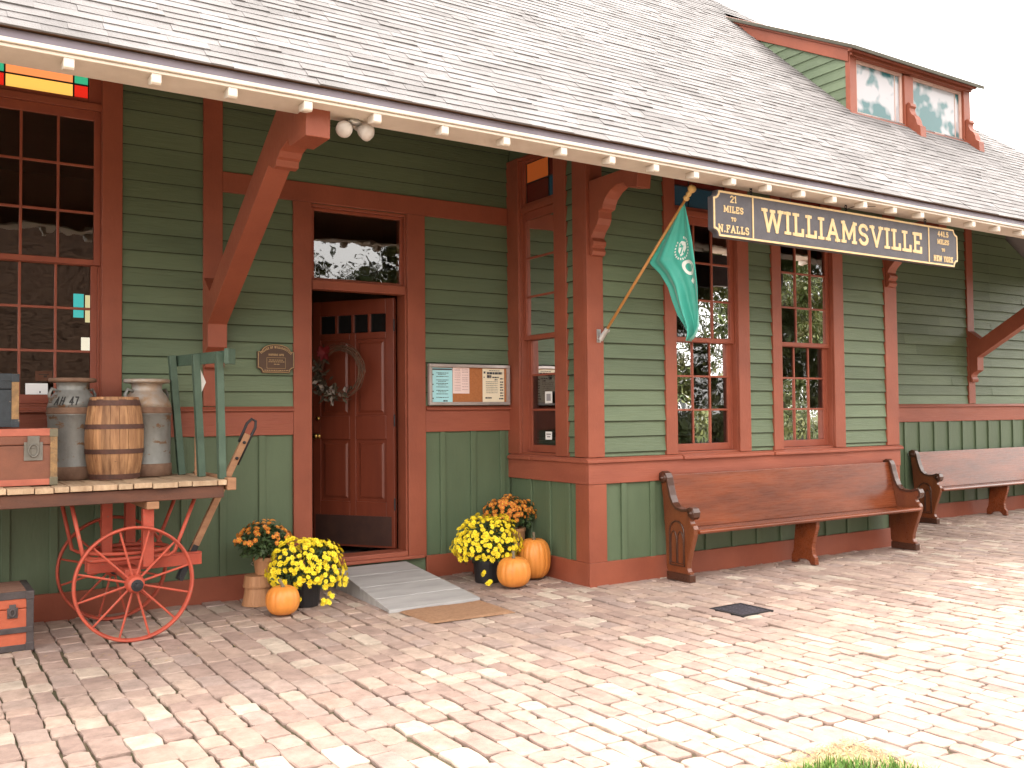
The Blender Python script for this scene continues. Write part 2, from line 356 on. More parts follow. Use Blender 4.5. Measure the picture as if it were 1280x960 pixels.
# ------------------------------------------------------------------ the station
XC, D = 4.955, 1.256          # bay corner, bay depth
XE = 9.255
EZ, EY, SL = 3.465, -2.50, .949   # eave height, eave front, roof slope
HX = 15.0                     # roof hip corner
ST = thing('train_station', 'green clapboard railway station with red trim, projecting bay and shingled roof', 'building', (6, 2, 0))
mA = lambda u, o, z: (u, -o, z)                 # main wall
mF = lambda u, o, z: (u, -D - o, z)             # bay front
mS = lambda u, o, z: (XC - o, u, z)             # bay left side
mE = lambda u, o, z: (XE + o, u, z)             # bay right side
EXP = .138
def siding(mb, m, u0, u1, z0, z1, seed=1):
    rr = random.Random(seed); k = int(math.floor(z0 / EXP - .3))
    while k * EXP + .04 < z1:
        a, b = k * EXP + .04, (k + 1) * EXP + .04; k += 1
        a2, b2 = max(a, z0), min(b, z1)
        if b2 - a2 < .005: continue
        cuts = [u0]; u = u0 + rr.uniform(1.2, 3.5)
        while u < u1 - .5: cuts.append(u); u += rr.uniform(2.2, 4.0)
        cuts.append(u1)
        for c0, c1 in zip(cuts, cuts[1:]):
            dj = rr.uniform(-.0015, .0015); oo = .022 + rr.uniform(-.002, .004)
            oa = oo - (oo - .004) * (a2 - a) / EXP; ob = oo - (oo - .004) * (b2 - a) / EXP
            n = max(1, int((c1 - c0) / .5)); g0 = c0 + (.0022 if c0 > u0 else 0); g1 = c1 - (.0022 if c1 < u1 else 0)
            top = []; vs = []
            for i in range(n + 1):
                uu = g0 + (g1 - g0) * i / n; wz = rr.uniform(-.0016, .0016); wo = rr.uniform(-.0012, .0012)
                vs += [m(uu, -.004, a2 + .010 + dj), m(uu, oa + wo - .003, a2 + dj + wz), m(uu, oa + wo, a2 + .006 + dj + wz), m(uu, ob, b2 + .004)]
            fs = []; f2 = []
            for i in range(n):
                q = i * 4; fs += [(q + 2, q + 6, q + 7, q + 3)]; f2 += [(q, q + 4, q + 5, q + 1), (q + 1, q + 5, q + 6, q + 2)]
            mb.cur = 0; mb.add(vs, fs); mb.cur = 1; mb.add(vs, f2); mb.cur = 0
# left window opening and door opening in wall A
WX0, WX1 = .12, 1.225
WZ0, WZ1 = 1.56, 4.22
DX0, DX1, DZ0, DZ1 = 2.905, 3.822, .26, 3.34
def mass(parts, name, m, u_rects, mtl): ...
# sheathing (solid wall behind the boards), with the openings left open
def wallbox(mb, m, u0, u1, z0, z1, t=.14): mb.box(u0, u1, -.14, -.004, z0, z1, m)
mb = MB()
AX0, AX1 = -3.2, 14.7
for u0, u1, z0, z1 in ((AX0, WX0, 0, 5.2), (WX0, WX1, 0, WZ0 - .02), (WX0, WX1, WZ1, 5.2), (WX1, DX0, 0, 5.2), (DX0, DX1, 0, .2), (DX0, DX1, DZ1, 5.2), (DX1, XC - .01, 0, 5.2), (XE + .01, AX1, 0, 3.6)):
    mb = MB(); wallbox(mb, mA, u0, u1, z0, z1)
    if u1 == AX1: mb.prism([(11.6, 3.6), (AX1, 3.6), (AX1, 3.62), (11.6, 5.15)], -.14, -.004, lambda a, p, q: mA(p, a, q)); mb.box(XE + .01, 11.599, -.14, -.004, 3.6005, 5.2, mA)
    mb.build('main_wall', GREEN, ST)
mb = MB()
for i, (u0, u1, z0, z1) in enumerate(((AX0, WX0 - .14, 1.56, 5.2), (WX1 + .14, DX0 - .16, 1.56, 5.2), (DX0 - .16, DX1 + .18, 3.5, 5.2), (DX1 + .17, XC - .005, 1.56, 5.2), (XE + .005, 13.35, 1.56, 4.2), (13.352, 13.8, 1.56, 4.12), (13.802, 14.2, 1.56, 3.86), (14.202, AX1, 1.56, 3.62), (WX0 - .14, WX1 + .14, 4.3, 5.2))):
    mb = MB(); siding(mb, mA, u0, u1, z0, z1, 10 + i); mb.build('clapboards', [GREEN, GAP_SHADE], ST, recalc=False)
# bay walls
B1, B2 = (5.965, 6.775), (7.395, 8.195)
BZ0, BZ1 = 1.105, 3.80
mb = MB()
for u0, u1, z0, z1 in ((XC, B1[0], 0, 4.5), (B1[0], B1[1], 0, BZ0 - .02), (B1[0], B1[1], BZ1, 4.5), (B1[1], B2[0], 0, 4.5), (B2[0], B2[1], 0, BZ0 - .02), (B2[0], B2[1], BZ1, 4.5), (B2[1], XE, 0, 4.5)):
    mb = MB(); wallbox(mb, mF, u0, u1, z0, z1); mb.build('bay_wall', GREEN, ST)
SY0, SY1 = -.80, -.215           # side window opening
for u0, u1, z0, z1 in ((-D + .145, SY0, 0, 4.5), (SY0, SY1, 0, BZ0 - .02), (SY0, SY1, 3.94, 4.5), (SY1, .14, 0, 4.5)):
    mb = MB(); wallbox(mb, mS, u0, u1, z0, z1); mb.build('bay_wall', GREEN, ST)
mb = MB(); wallbox(mb, mE, -D + .145, 0, 0, 4.5)
mb.build('bay_wall', GREEN, ST)
mb = MB()
for a_ in ((mF, 5.105, B1[0] - .14, BZ0, 4.5, 31), (mF, B1[1] + .15, B2[0] - .135, BZ0, 4.5, 32), (mF, B2[1] + .165, 9.07, BZ0, 4.5, 33), (mS, -1.085, -.985, BZ0, 4.5, 34), (mE, -1.09, 0, BZ0, 4.5, 35)):
    mb = MB(); siding(mb, *a_); mb.build('bay_clapboards', [GREEN, GAP_SHADE], ST, recalc=False)
# wainscot: flat boards with battens
def wain(name, m, u0, u1, z1, step, first, bw=.055):
    mb = MB(); mb.box(u0, u1, -.003, .006, .16, z1, m)
    u = first
    rr = random.Random(int(u0 * 100))
    while u < u1 - .02:
        if u - bw / 2 > u0: mb.box(u - bw / 2, u + bw / 2, .0065, .026, .18, z1 - .002, m)
        u += step + rr.uniform(-.012, .012)
    mb.build(name, GREENW, ST, bevel=.004)
wain('wainscot', mA, AX0, DX0 - .165, 1.335, .316, -2.88)
wain('wainscot', mA, DX1 + .182, XC - .012, 1.335, .335, 4.185)
wain('wainscot', mA, XE + .012, AX1, 1.335, .332, 9.56)
wain('wainscot', mS, -1.09, -.03, .876, .31, -.97)
wain('wainscot', mF, 5.115, 9.1, .876, .345, 5.32)
# red rails, skirting, posts
def board(name, m, u0, u1, o0, o1, z0, z1, mt=RED, bev=.004, parent=ST):
    mb = MB(); mb.box(u0, u1, o0, o1, z0, z1, m); return mb.build(name, mt, parent, bevel=bev)
for u0, u1 in ((AX0, DX0 - .165), (DX1 + .182, XC - .002), (XE + .04, AX1)):
    board('belt_rail', mA, u0, u1, .004, .034, 1.334, 1.535, REDB)
    mb = MB(); mb.prism([(.0, 1.536), (.062, 1.536), (.062, 1.548), (.03, 1.574), (.0, 1.578)], u0 + .001, u1 - .001, lambda a, p, q, mA=mA: mA(a, p, q)); mb.build('belt_cap', REDB, ST, bevel=.003)
    board('skirting', mA, u0, u1, .007, .036, -.03, .198, RED)
board('skirting', mF, XC - .036, XE + .036, .007, .038, -.03, .2, RED)
board('skirting', mS, -D - .006, -.04, .007, .036, -.03, .2, RED)
board('bay_belt_rail', mF, XC - .034, XE + .034, .006, .036, .876, 1.06, REDB)
board('bay_belt_rail', mS, -D - .005, -.001, .006, .034, .876, 1.06, REDB)
board('bay_belt_rail', mE, -D - .005, -.04, .006, .034, .876, 1.06, REDB)
def cap(m, u0, u1, o):   # bay sill course
    mb = MB(); mb.prism([(0, 1.061), (o, 1.061), (o, 1.085), (o - .03, 1.103), (0, 1.108)], u0, u1, lambda a, p, q: m(a, p, q)); mb.build('bay_sill', REDB, ST, bevel=.004)
for a, b, e in ((XC - .062, 6.0, .062), (6.003, 6.9, .078), (6.903, 7.22, .064), (7.223, 8.36, .08), (8.363, XE + .06, .062)): cap(mF, a, b, e)
cap(mS, -D - .0005, -.42, .06); cap(mS, -.417, -.035, .068)
# corner posts of the bay, inner corner, posts on the main wall
board('corner_post', mF, XC - .03, 5.105, .004, .032, 1.109, 4.4)
board('corner_post', mS, -D - .003, -1.085, .004, .030, 1.109, 4.4)
board('corner_post', mF, XC - .03, 5.12, .004, .030, .2, .875)
board('corner_post', mS, -D - .003, -1.09, .004, .028, .2, .875)
board('corner_post', mF, 9.07, XE + .03, .004, .032, 1.109, 4.4)
board('corner_post', mF, 9.1, XE + .028, .004, .030, .2, .875)
board('corner_post', mE, -D - .003, -1.09, .004, .030, 1.109, 4.4)
board('corner_post', mE, -D - .003, -1.09, .004, .028, .2, .875)
board('wall_post', mA, 1.986, 2.141, .004, .038, 1.579, 5.2)
board('wall_post', mA, 12.73, 12.89, .004, .038, 1.579, 4.2)
board('wall_post', mA, -1.7, -1.55, .004, .038, 1.579, 5.2)
board('frieze_band', mA, 2.142, XC - .04, .004, .036, 3.342, 3.51)

# windows: thing > window > pieces
def window(m, u0, u1, z0, zm, zt, nc, nr, cL, cR, transom=None, ztop=None, casing_o=.034, name='window', mtl=REDS, gl=GLASS):
    base = bpy.data.objects.new(name, None); C.objects.link(base); base.parent = ST
    p = m((u0 + u1) / 2, 0, z0); w = ORG[ST.name]; base.location = tuple(p[i] - w[i] for i in range(3)); ORG[base.name] = tuple(p)
    mb = MB(); zc = ztop + .03
    mb.box(u0 - cL, u0 - .001, .004, casing_o, z0 + .003, zc, m); mb.box(u1 + .001, u1 + cR, .004, casing_o, z0 + .003, zc, m)
    mb.box(u0 - .002, u1 + .002, .004, casing_o - .004, ztop, zc - .003, m)
    mb.build('casing', RED, base, bevel=.004)
    mb = MB()          # jamb lining
    mb.box(u0 - .02, u0 + .003, -.15, .003, z0, ztop, m); mb.box(u1 - .003, u1 + .02, -.15, .003, z0, ztop, m); mb.box(u0 + .001, u1 - .001, -.15, .003, ztop - .001, ztop + .02, m); mb.box(u0 + .001, u1 - .001, -.15, .0, z0 - .02, z0 + .022, m)
    mb.box(u0 + .0005, u0 + .018, -.155, -.06, z0 + .024, zt, m); mb.box(u1 - .018, u1 - .0005, -.155, -.06, z0 + .024, zt, m)
    mb.build('jamb', RED, base, bevel=.003)
    def sash(a0, a1, zA, zB, o, bot, top, nm):
        sw = .048
        mb = MB()
        mb.box(a0, a0 + sw, o - .035, o, zA, zB, m); mb.box(a1 - sw, a1, o - .035, o, zA, zB, m)
        mb.box(a0 + sw, a1 - sw, o - .034, o - .001, zA, zA + bot, m); mb.box(a0 + sw, a1 - sw, o - .034, o - .001, zB - top, zB, m)
        gx0, gx1, gz0, gz1 = a0 + sw, a1 - sw, zA + bot, zB - top
        for i in range(1, nc):
            x = gx0 + (gx1 - gx0) * i / nc; mb.box(x - .0095, x + .0095, o - .03, o - .004, gz0, gz1, m)
        for i in range(1, nr):
            z = gz0 + (gz1 - gz0) * i / nr; mb.box(gx0, gx1, o - .029, o - .005, z - .0095, z + .0095, m)
        so = mb.build(nm, mtl, base, bevel=.003)
        # each pane its own slightly tilted light, as old glass sits
        mb = MB(); rr = random.Random(int(a0 * 997 + zA * 31))
        for i in range(nc):
            for j in range(nr):
                x_0 = gx0 + (gx1 - gx0) * i / nc + .004; x_1 = gx0 + (gx1 - gx0) * (i + 1) / nc - .004
                z_0 = gz0 + (gz1 - gz0) * j / nr + .004; z_1 = gz0 + (gz1 - gz0) * (j + 1) / nr - .004
                a, b = rr.uniform(-.0012, .0012), rr.uniform(-.0012, .0012)
                mb.add([m(x_0, o - .017 - a - b, z_0), m(x_1, o - .017 + a - b, z_0), m(x_1, o - .017 + a + b, z_1), m(x_0, o - .017 - a + b, z_1)], [(0, 1, 2, 3)])
        mb.build('pane', gl, base)
    sash(u0 + .004, u1 - .004, zm, zt, -.02, .042, .075, 'upper_sash')
    sash(u0 + .019, u1 - .019, z0 + .024, zm + .038, -.062, .068, .042, 'lower_sash')
    if transom:
        mb = MB(); mb.box(u0 + .001, u1 - .001, -.10, -.0, zt + .001, zt + .055, m); mb.build('transom_bar', RED, base, bevel=.003)
        a0, a1, b0, b1 = u0 + .045, u1 - (.09 if nc > 1 else .045), zt + .09, ztop - .03
        mb = MB(); mb.box(u0 + .001, a0, -.07, -.02, zt + .056, ztop - .002, m); mb.box(a1, u1 - .001, -.07, -.02, zt + .056, ztop - .002, m); mb.box(a0, a1, -.069, -.021, zt + .056, b0, m); mb.box(a0, a1, -.069, -.021, b1, ztop - .002, m)
        mb.build('transom_frame', REDS, base, bevel=.003)
        for nm, (f0, f1, g0, g1), mt in transom:
            mb = MB(); mb.box(a0 + (a1 - a0) * f0 + .004, a0 + (a1 - a0) * f1 - .004, -.05, -.044, b0 + (b1 - b0) * g0 + .004, b0 + (b1 - b0) * g1 - .004, m)
            mb.build(nm, mt, base)
        mb = MB()
        cuts = sorted({t[1][i] for t in transom for i in (0, 1)}); rows = sorted({t[1][i] for t in transom for i in (2, 3)})
        for f in cuts: x = a0 + (a1 - a0) * f; mb.box(x - .006, x + .006, -.056, -.038, b0, b1, m)
        for f in rows: z = b0 + (b1 - b0) * f; mb.box(a0, a1, -.0555, -.0385, z - .006, z + .006, m)
        mb.build('lead_came', BLACKM, base)
    return base
def stained(name, col, e): return flat(name, col, .25, e)  # emission stands in for daylight passing through the coloured glass
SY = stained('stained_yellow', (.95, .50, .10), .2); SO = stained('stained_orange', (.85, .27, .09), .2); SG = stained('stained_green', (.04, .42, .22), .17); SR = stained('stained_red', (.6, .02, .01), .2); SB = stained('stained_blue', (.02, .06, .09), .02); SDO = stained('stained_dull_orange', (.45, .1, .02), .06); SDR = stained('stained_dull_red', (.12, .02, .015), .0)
trL = []
for i, (f0, f1) in enumerate(((0, .07), (.07, .34), (.34, .41), (.41, .89), (.89, 1.0))):
    for j, (g0, g1) in enumerate(((0, .36), (.36, .68), (.68, 1))):
        if i in (1, 3): mt = (SY, SO, SY)[j]
        else: mt = (SR, SG, SR)[j]
        trL.append(('stained_glass', (f0, f1, g0, g1), mt))
window(mA, WX0, WX1, WZ0 + .02, 2.665, 3.86, 4, 3, .15, .145, trL, 4.27)
trB = [('stained_glass', (0, .25, 0, .5), SB), ('stained_glass', (0, .25, .5, 1), SDR), ('stained_glass', (.25, 1, 0, .5), SDR), ('stained_glass', (.25, 1, .5, 1), SDO)]
trF = [('stained_glass', (0, .3, 0, .6), SB), ('stained_glass', (.3, 1, 0, .6), SB), ('stained_glass', (0, .3, .6, 1), SDR), ('stained_glass', (.3, 1, .6, 1), SDR)]
window(mF, B1[0], B1[1], BZ0, 2.16, 3.35, 3, 3, .14, .155, trF, BZ1)
window(mF, B2[0], B2[1], BZ0, 2.16, 3.35, 3, 3, .135, .165, trF, BZ1)
window(mS, SY0, SY1, BZ0, 2.2, 3.43, 1, 3, .185, .21, trB, 3.94)

# doorway
def dpart(name): 
    o = bpy.data.objects.new(name, None); C.objects.link(o); o.parent = ST; w = ORG[ST.name]
    o.location = (3.36 - w[0], -w[1], .2 - w[2]); ORG[o.name] = (3.36, 0, .2); return o
DF = dpart('doorway')
board('casing', mA, DX0 - .164, DX0 - .001, .004, .036, .19, 3.341, RED, parent=DF)
board('casing', mA, DX1 + .001, DX1 + .181, .004, .036, .19, 3.341, RED, parent=DF)
mb = MB(); mb.box(DX0 - .02, DX0 + .012, -.17, .003, .2, 3.34, mA); mb.box(DX1 - .012, DX1 + .02, -.17, .003, .2, 3.34, mA); mb.box(DX0 + .013, DX1 - .013, -.17, .003, 3.315, 3.34, mA)
mb.build('jamb', RED, DF, bevel=.003)
board('transom_bar', mA, DX0 + .013, DX1 - .013, -.09, .012, 2.595, 2.675, RED, parent=DF)
mb = MB(); 
for a in ((DX0 + .013, DX0 + .045, 2.676, 3.314), (DX1 - .045, DX1 - .013, 2.676, 3.314), (DX0 + .046, DX1 - .046, 2.676, 2.7), (DX0 + .046, DX1 - .046, 3.285, 3.314)): mb.box(a[0], a[1], -.07, -.03, a[2], a[3], mA)
mb.build('transom_frame', REDS, DF, bevel=.003)
mb = MB(); mb.add([mA(DX0 + .04, -.05, 2.69), mA(DX1 - .04, -.05, 2.69), mA(DX1 - .04, -.031, 3.29), mA(DX0 + .04, -.031, 3.29)], [(0, 1, 2, 3)]); mb.build('transom_pane', GLASS, DF)
mb = MB(); mb.box(DX0 - .1, DX1 + .15, .006, .062, .185, .215, mA); mb.box(DX0 + .013, DX1 - .013, -.17, .05, .216, .258, mA); mb.build('threshold', REDB, DF, bevel=.005)
# the open door leaf: built locally, hinged at its right edge
DL = bpy.data.objects.new('door', None); C.objects.link(DL); DL.parent = ST; w = ORG[ST.name]
DL.location = (DX1 - .078 - w[0], .10 - w[1], .268 - w[2]); DL.rotation_euler = (0, 0, math.radians(-55)); ORG[DL.name] = (0, 0, 0)
DW, DH = .885, 2.31
DGL = flat('door_light_glass', (.01, .01, .01), .08)
Z0 = (0, 0, 0)
mb = MB()   # leaf spans local x from -DW to 0, thickness y 0..0.045 (y=0 is the outside face)
pan = [(-.80, -.475, .42, 1.0), (-.41, -.085, .42, 1.0), (-.80, -.475, 1.22, 1.94), (-.41, -.085, 1.22, 1.94)]
xs = [-DW, -.80, -.475, -.41, -.085, 0]; 
for a, b, c in ((-DW, -.80, DH), (-.475, -.41, 1.9995), (-.085, 0, DH)): mb.box(a, b, 0, .045, 0, c)
for a, b in ((-.80, -.475), (-.41, -.085)):
    for c, d in ((0, .42), (1.0, 1.22), (1.94, 2.0)): mb.box(a, b, .0005, .0445, c, d)
mb.box(-.80, -.085, .0005, .0445, 2.17, DH)
for k in range(1, 4): xq = -.80 + .715 * k / 4; mb.box(xq - .014, xq + .014, .0005, .0445, 2.0, 2.17)
mb.build('leaf', DOORM, DL, bevel=.004, loc=Z0)
for a, b, c, d in pan:
    mb = MB(); mb.box(a, b, .016, .03, c, d)
    mb.add([(a + .03, .0155, c + .03), (b - .03, .0155, c + .03), (b - .03, .0155, d - .03), (a + .03, .0155, d - .03), (a + .05, .006, c + .05), (b - .05, .006, c + .05), (b - .05, .006, d - .05), (a + .05, .006, d - .05)], [(0, 1, 5, 4), (1, 2, 6, 5), (2, 3, 7, 6), (3, 0, 4, 7), (4, 5, 6, 7)])
    mb.build('panel', DOORM, DL, loc=Z0)
for k in range(4):
    xq = -.80 + .715 * k / 4; mb = MB(); mb.box(xq + .005, xq + .715 / 4 - .005, .02, .024, 2.0, 2.17); mb.build('pane', DGL, DL, loc=Z0)
mb = MB(); mb.box(-DW + .03, -.03, -.003, -.0005, .02, .29); mb.build('kick_plate', KICK, DL, loc=Z0)
mb = MB(); mb.lathe([(.0, -.07), (.022, -.065), (.03, -.05), (.022, -.035), (.01, -.03), (.01, -.006), (.026, -.005), (.026, 0)], 14, (-DW + .06, -.0005, 1.03), 'y'); mb.build('knob', BRASS, DL, smooth=True, loc=Z0)
mb = MB(); mb.lathe([(.0, -.02), (.018, -.018), (.022, -.004), (.022, 0)], 14, (-DW + .06, -.0005, 1.2), 'y'); mb.build('deadbolt', BRASS, DL, smooth=True, loc=Z0)
for z in (.35, 1.12, 2.0):
    mb = MB(); mb.tube([(.006, -.004, z), (.006, -.004, z + .11)], .008, 8); mb.build('hinge', BLACKM, DL, loc=Z0)

# interior shell
mb = MB()
def quad(mb, *p): mb.add(p, [(0, 1, 2, 3)])
IX0, IX1, IY = -3, 14.1, 4.6
quad(mb, (IX0, IY, .2), (IX1, IY, .2), (IX1, IY, 4.4), (IX0, IY, 4.4)); quad(mb, (IX0, .16, .2), (IX0, IY, .2), (IX0, IY, 4.4), (IX0, .16, 4.4)); quad(mb, (IX1, .16, .2), (IX1, IY, .2), (IX1, IY, 4.4), (IX1, .16, 4.4))
quad(mb, (IX0, -.1, 4.4), (IX1, -.1, 4.4), (IX1, IY, 4.4), (IX0, IY, 4.4)); quad(mb, (XC, -D + .2, 4.4), (XE, -D + .2, 4.4), (XE, -.1, 4.4), (XC, -.1, 4.4))
quad(mb, (2.7, .16, .2), (2.7, 2.6, .2), (2.7, 2.6, 4.4), (2.7, .16, 4.4)); quad(mb, (2.7, 2.6, .2), (4.8, 2.6, .2), (4.8, 2.6, 4.4), (2.7, 2.6, 4.4))
mb.build('interior_wall', DARKI, ST)
mb = MB(); quad(mb, (IX0, .0, .2), (IX1, .0, .2), (IX1, IY, .2), (IX0, IY, .2)); quad(mb, (XC + .13, -D + .13, .2), (XE - .13, -D + .13, .2), (XE - .13, 0, .2), (XC + .13, 0, .2))
mb.build('interior_floor', FLOORI, ST)
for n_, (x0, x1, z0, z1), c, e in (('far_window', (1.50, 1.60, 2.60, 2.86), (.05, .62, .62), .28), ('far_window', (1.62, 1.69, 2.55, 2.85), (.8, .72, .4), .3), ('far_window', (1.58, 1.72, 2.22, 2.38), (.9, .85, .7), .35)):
    mb = MB(); mb.box(x0, x1, 3.5, 3.53, z0, z1); mb.build(n_, stained('far_pane', c, e), ST)  # far panes glow in place of daylight coming through them
# a few indistinct furnishings behind the bay glass: counter and cabinet
mb = MB(); mb.box(5.3, 8.9, 1.4, 1.9, .2, 1.15); mb.box(5.25, 8.95, 1.35, 1.95, 1.151, 1.19); mb.build('ticket_counter', mat('counter_oak', (.16, .07, .03), rough=.4), ST, bevel=.01)
# roof: base slab, shingle courses, eave
def roofz(y): return EZ + (y - EY) * SL
RX0, RIDGE = -4.5, 3.1
hipx = lambda y: HX - (y - EY) * 1.52
RF = bpy.data.objects.new('roof', None); C.objects.link(RF); RF.parent = ST; RF.location = (0, -2, 4); ORG[RF.name] = (6, 0, 4)
mb = MB(); t = -.012
zt_ = lambda y: roofz(y) + t
mb.add([(RX0, EY + .02, zt_(EY + .02)), (HX, EY + .02, zt_(EY + .02)), (hipx(RIDGE), RIDGE, zt_(RIDGE)), (RX0, RIDGE, zt_(RIDGE)), (RX0, EY + .06, zt_(EY) - .05), (HX, EY + .06, zt_(EY) - .05), (hipx(RIDGE), RIDGE, zt_(RIDGE) - .12), (RX0, RIDGE, zt_(RIDGE) - .12)],
       [(0, 1, 2, 3), (7, 6, 5, 4), (0, 4, 5, 1), (1, 5, 6, 2), (2, 6, 7, 3), (3, 7, 4, 0)])
mb.build('roof_deck', mat('roof_deck_boards', (.30, .15, .095), (.22, .11, .07), rough=.7, scale=4, stretch=(.3, 3, 3)), RF)
mb = MB()
# back slope and hip end
mb.add([(RX0, RIDGE, zt_(RIDGE)), (hipx(RIDGE), RIDGE, zt_(RIDGE)), (HX, 2 * RIDGE - EY, zt_(EY)), (RX0, 2 * RIDGE - EY, zt_(EY))], [(0, 1, 2, 3)])
mb.add([(HX, EY + .02, zt_(EY + .02)), (HX, 2 * RIDGE - EY, zt_(EY)), (hipx(RIDGE), RIDGE, zt_(RIDGE))], [(0, 1, 2)])
mb.build('roof_back', SHING, RF)
mb = MB(); rr = random.Random(21); run = .09 / math.sqrt(1 + SL * SL); y = EY - .02
dmx0, dmx1 = 8.86, 11.45
nrm = Vector((0, -SL, 1)).normalized(); up = Vector((0, 1, SL)).normalized()
k = 0
while y < RIDGE - run:
    xmax = hipx(y) - .02; x = RX0 + rr.uniform(-.2, 0)
    crs = rr.uniform(-.004, .004)
    while x < xmax:
        w_ = rr.uniform(.11, .34); x2 = min(x + w_, xmax)
        if x2 - x < .02: break
        e = crs + rr.uniform(-.003, .0025); th = rr.uniform(.008, .0135); L_ = .16
        P0 = Vector((x, y, roofz(y))) ; 
        lo = up * e; hi = up * L_; cr = rr.uniform(-.003, .003)
        a = Vector((x + .0004, y, roofz(y))); b = Vector((x2 - .0004, y, roofz(y)))
        mb.add([a + lo + nrm * .001, b + lo + nrm * (.001), b + lo + nrm * (th + cr), a + lo + nrm * th, a + hi + nrm * .001, b + hi + nrm * .001], [(0, 1, 2, 3), (3, 2, 5, 4), (0, 3, 4), (1, 5, 2)])
        x = x2
    y += run; k += 1
mb.build('shingles', SHING, RF, recalc=False)
mb = MB(); mb.box(RX0, HX, EY + .012, EY + .06, EZ - .066, EZ - .016); mb.build('fascia', FASCIA, RF, bevel=.006)
mb = MB(); mb.box(RX0, HX, EY - .006, EY + .062, EZ - .092, EZ - .067); mb.build('eave_edge', WHITE, RF, bevel=.004)
mb = MB(); mb.box(RX0, HX, EY + .01, EY + .275, EZ - .112, EZ - .094); mb.build('soffit', WHITE, RF, bevel=.003)
TX = [.716, 1.147, 1.56, 2.004, 2.449, 2.923, 3.394, 3.868, 4.30, 4.72, 5.129, 5.532, 5.941, 6.354, 6.76, 7.177, 7.606, 8.022, 8.447, 8.866, 9.308, 9.757]
TX = [.716 - .43 * k for k in range(8, 0, -1)] + TX + [9.757 + .43 * k for k in range(1, 11)]
tm = MB(); tm.prism([(.10, 0), (.004, 0), (.0, -.006), (.0, -.048), (.012, -.058), (.10, -.040)], -.026, .026, lambda a, p, q: (a, p, q))
t0 = None
for i, x in enumerate(TX):
    L0 = (x * 1.0 - 6 - .045, EY - 2 + .01, EZ - .1125)
    if t0 is None: t0 = tm.build('rafter_tail', WHITE, ST, bevel=.004, loc=L0)
    else:
        c = t0.copy(); C.objects.link(c); c.location = L0
# brackets
def bracket(x0, x1, prof, extra=None):
    mb = MB(); mb.prism(prof, x0, x1, lambda a, p, q: (a, p, q))
    if extra: mb.box(x0 + .004, x1 - .004, *extra)
    return mb.build('bracket', RED, ST, bevel=.005)
WB = [(-.04, 2.62), (-.04, 1.90), (-.06, 1.882), (-.085, 1.89), (-.092, 1.925), (-.07, 1.96), (-.075, 1.99), (-.11, 2.02), (-.165, 2.05), (-.168, 2.235), (-1.68, 3.165), (-1.70, 3.145), (-1.76, 3.12), (-1.82, 3.125), (-1.835, 3.165), (-1.865, 3.175), (-1.90, 3.205), (-2.05, 3.235), (-2.065, 3.20), (-2.10, 3.185), (-2.37, 3.185), (-2.38, 3.40), (-1.98, 3.58), (-.21, 2.49)]
for x in (1.986, 12.735, -1.695): bracket(x, x + .155, WB)
BB = [(-1.29, 3.52), (-1.29, 2.862), (-1.325, 2.868), (-1.342, 2.90), (-1.322, 2.935), (-1.345, 2.955), (-1.35, 2.985), (-1.318, 3.02), (-1.345, 3.07), (-1.40, 3.12), (-1.425, 3.17), (-1.425, 3.235), (-1.475, 3.245), (-1.49, 3.285), (-1.515, 3.325), (-1.58, 3.375), (-1.66, 3.405), (-1.76, 3.405), (-1.80, 3.36), (-1.93, 3.335), (-1.955, 3.52)]
for x in (4.957, 9.085): bracket(x, x + .145, BB)
# dormer
DM = bpy.data.objects.new('dormer', None); C.objects.link(DM); DM.parent = ST; DM.location = (10.2 - 6, -1 - 2, 4.9); ORG[DM.name] = (10.2, -1, 4.9)
dx0, dx1, dy, dz0, dz1 = 8.91, 11.24, -1.0, 4.86, 5.58
CH = GREEN
mb = MB()    # cheeks as lapped boards
dsl = .53
for xs_, sgn in ((dx0, -1), (dx1, 1)):
    mb = MB(); z = dz0 - .05
    while z < 6.9:
        ya = max(dy + .02, EY + (z - EZ) / SL); yb = max(ya, EY + (z + .12 - EZ) / SL)
        ymax = lambda zz: max(dy, dy + (zz - dz1) / dsl) if zz > dz1 else dy
        y0a = ymax(z); y0b = ymax(z + .12)
        e1 = EY + (z - EZ) / SL + .06; e2 = EY + (z + .12 - EZ) / SL + .06
        if y0a < e1: 
            o = sgn * .018
            mb.add([(xs_ + o, y0a, z), (xs_ + o, e1, z), (xs_ + sgn * .003, max(e2, y0b), z + .125), (xs_ + sgn * .003, y0b, z + .125), (xs_, y0a, z), (xs_, e1, z)], [(0, 1, 2, 3), (0, 4, 5, 1)])
        z += .12
    mb.build('dormer_siding', GREEN, DM)
# solid core behind the boards
mb = MB()
yb_ = 1.25
cut = lambda zz: EY + (zz - EZ) / SL
for xs_ in (dx0 + .002, dx1 - .002):
    poly = [(dy + .01, dz0 - .1), (dy + .01, dz1), (yb_, dz1 + (yb_ - dy) * dsl), (yb_, roofz(yb_) - .1), ]
    mb = MB(); mb.prism(poly, xs_ - .01, xs_ + .01, lambda a, p, q: (a, p, q)); mb.build('dormer_cheek', GREEN, DM)
def dbox(name, x0, x1, o0, o1, z0, z1, mt=RED): 
    mb = MB(); mb.box(x0, x1, dy - o1, dy - o0, z0, z1); return mb.build(name, mt, DM, bevel=.004)
dbox('dormer_post', dx0 - .02, dx0 + .10, -.03, .03, dz0 - .08, dz1); dbox('dormer_post', 9.90, 10.07, -.03, .03, dz0 - .02, dz1 - .1); dbox('dormer_post', dx1 - .12, dx1 + .02, -.03, .03, dz0 - .08, dz1)
dbox('dormer_head', dx0 + .101, dx1 - .121, -.03, .034, dz1 - .075, dz1); dbox('dormer_sill', dx0 - .03, dx1 + .03, -.05, .05, dz0 - .045, dz0 + .005)
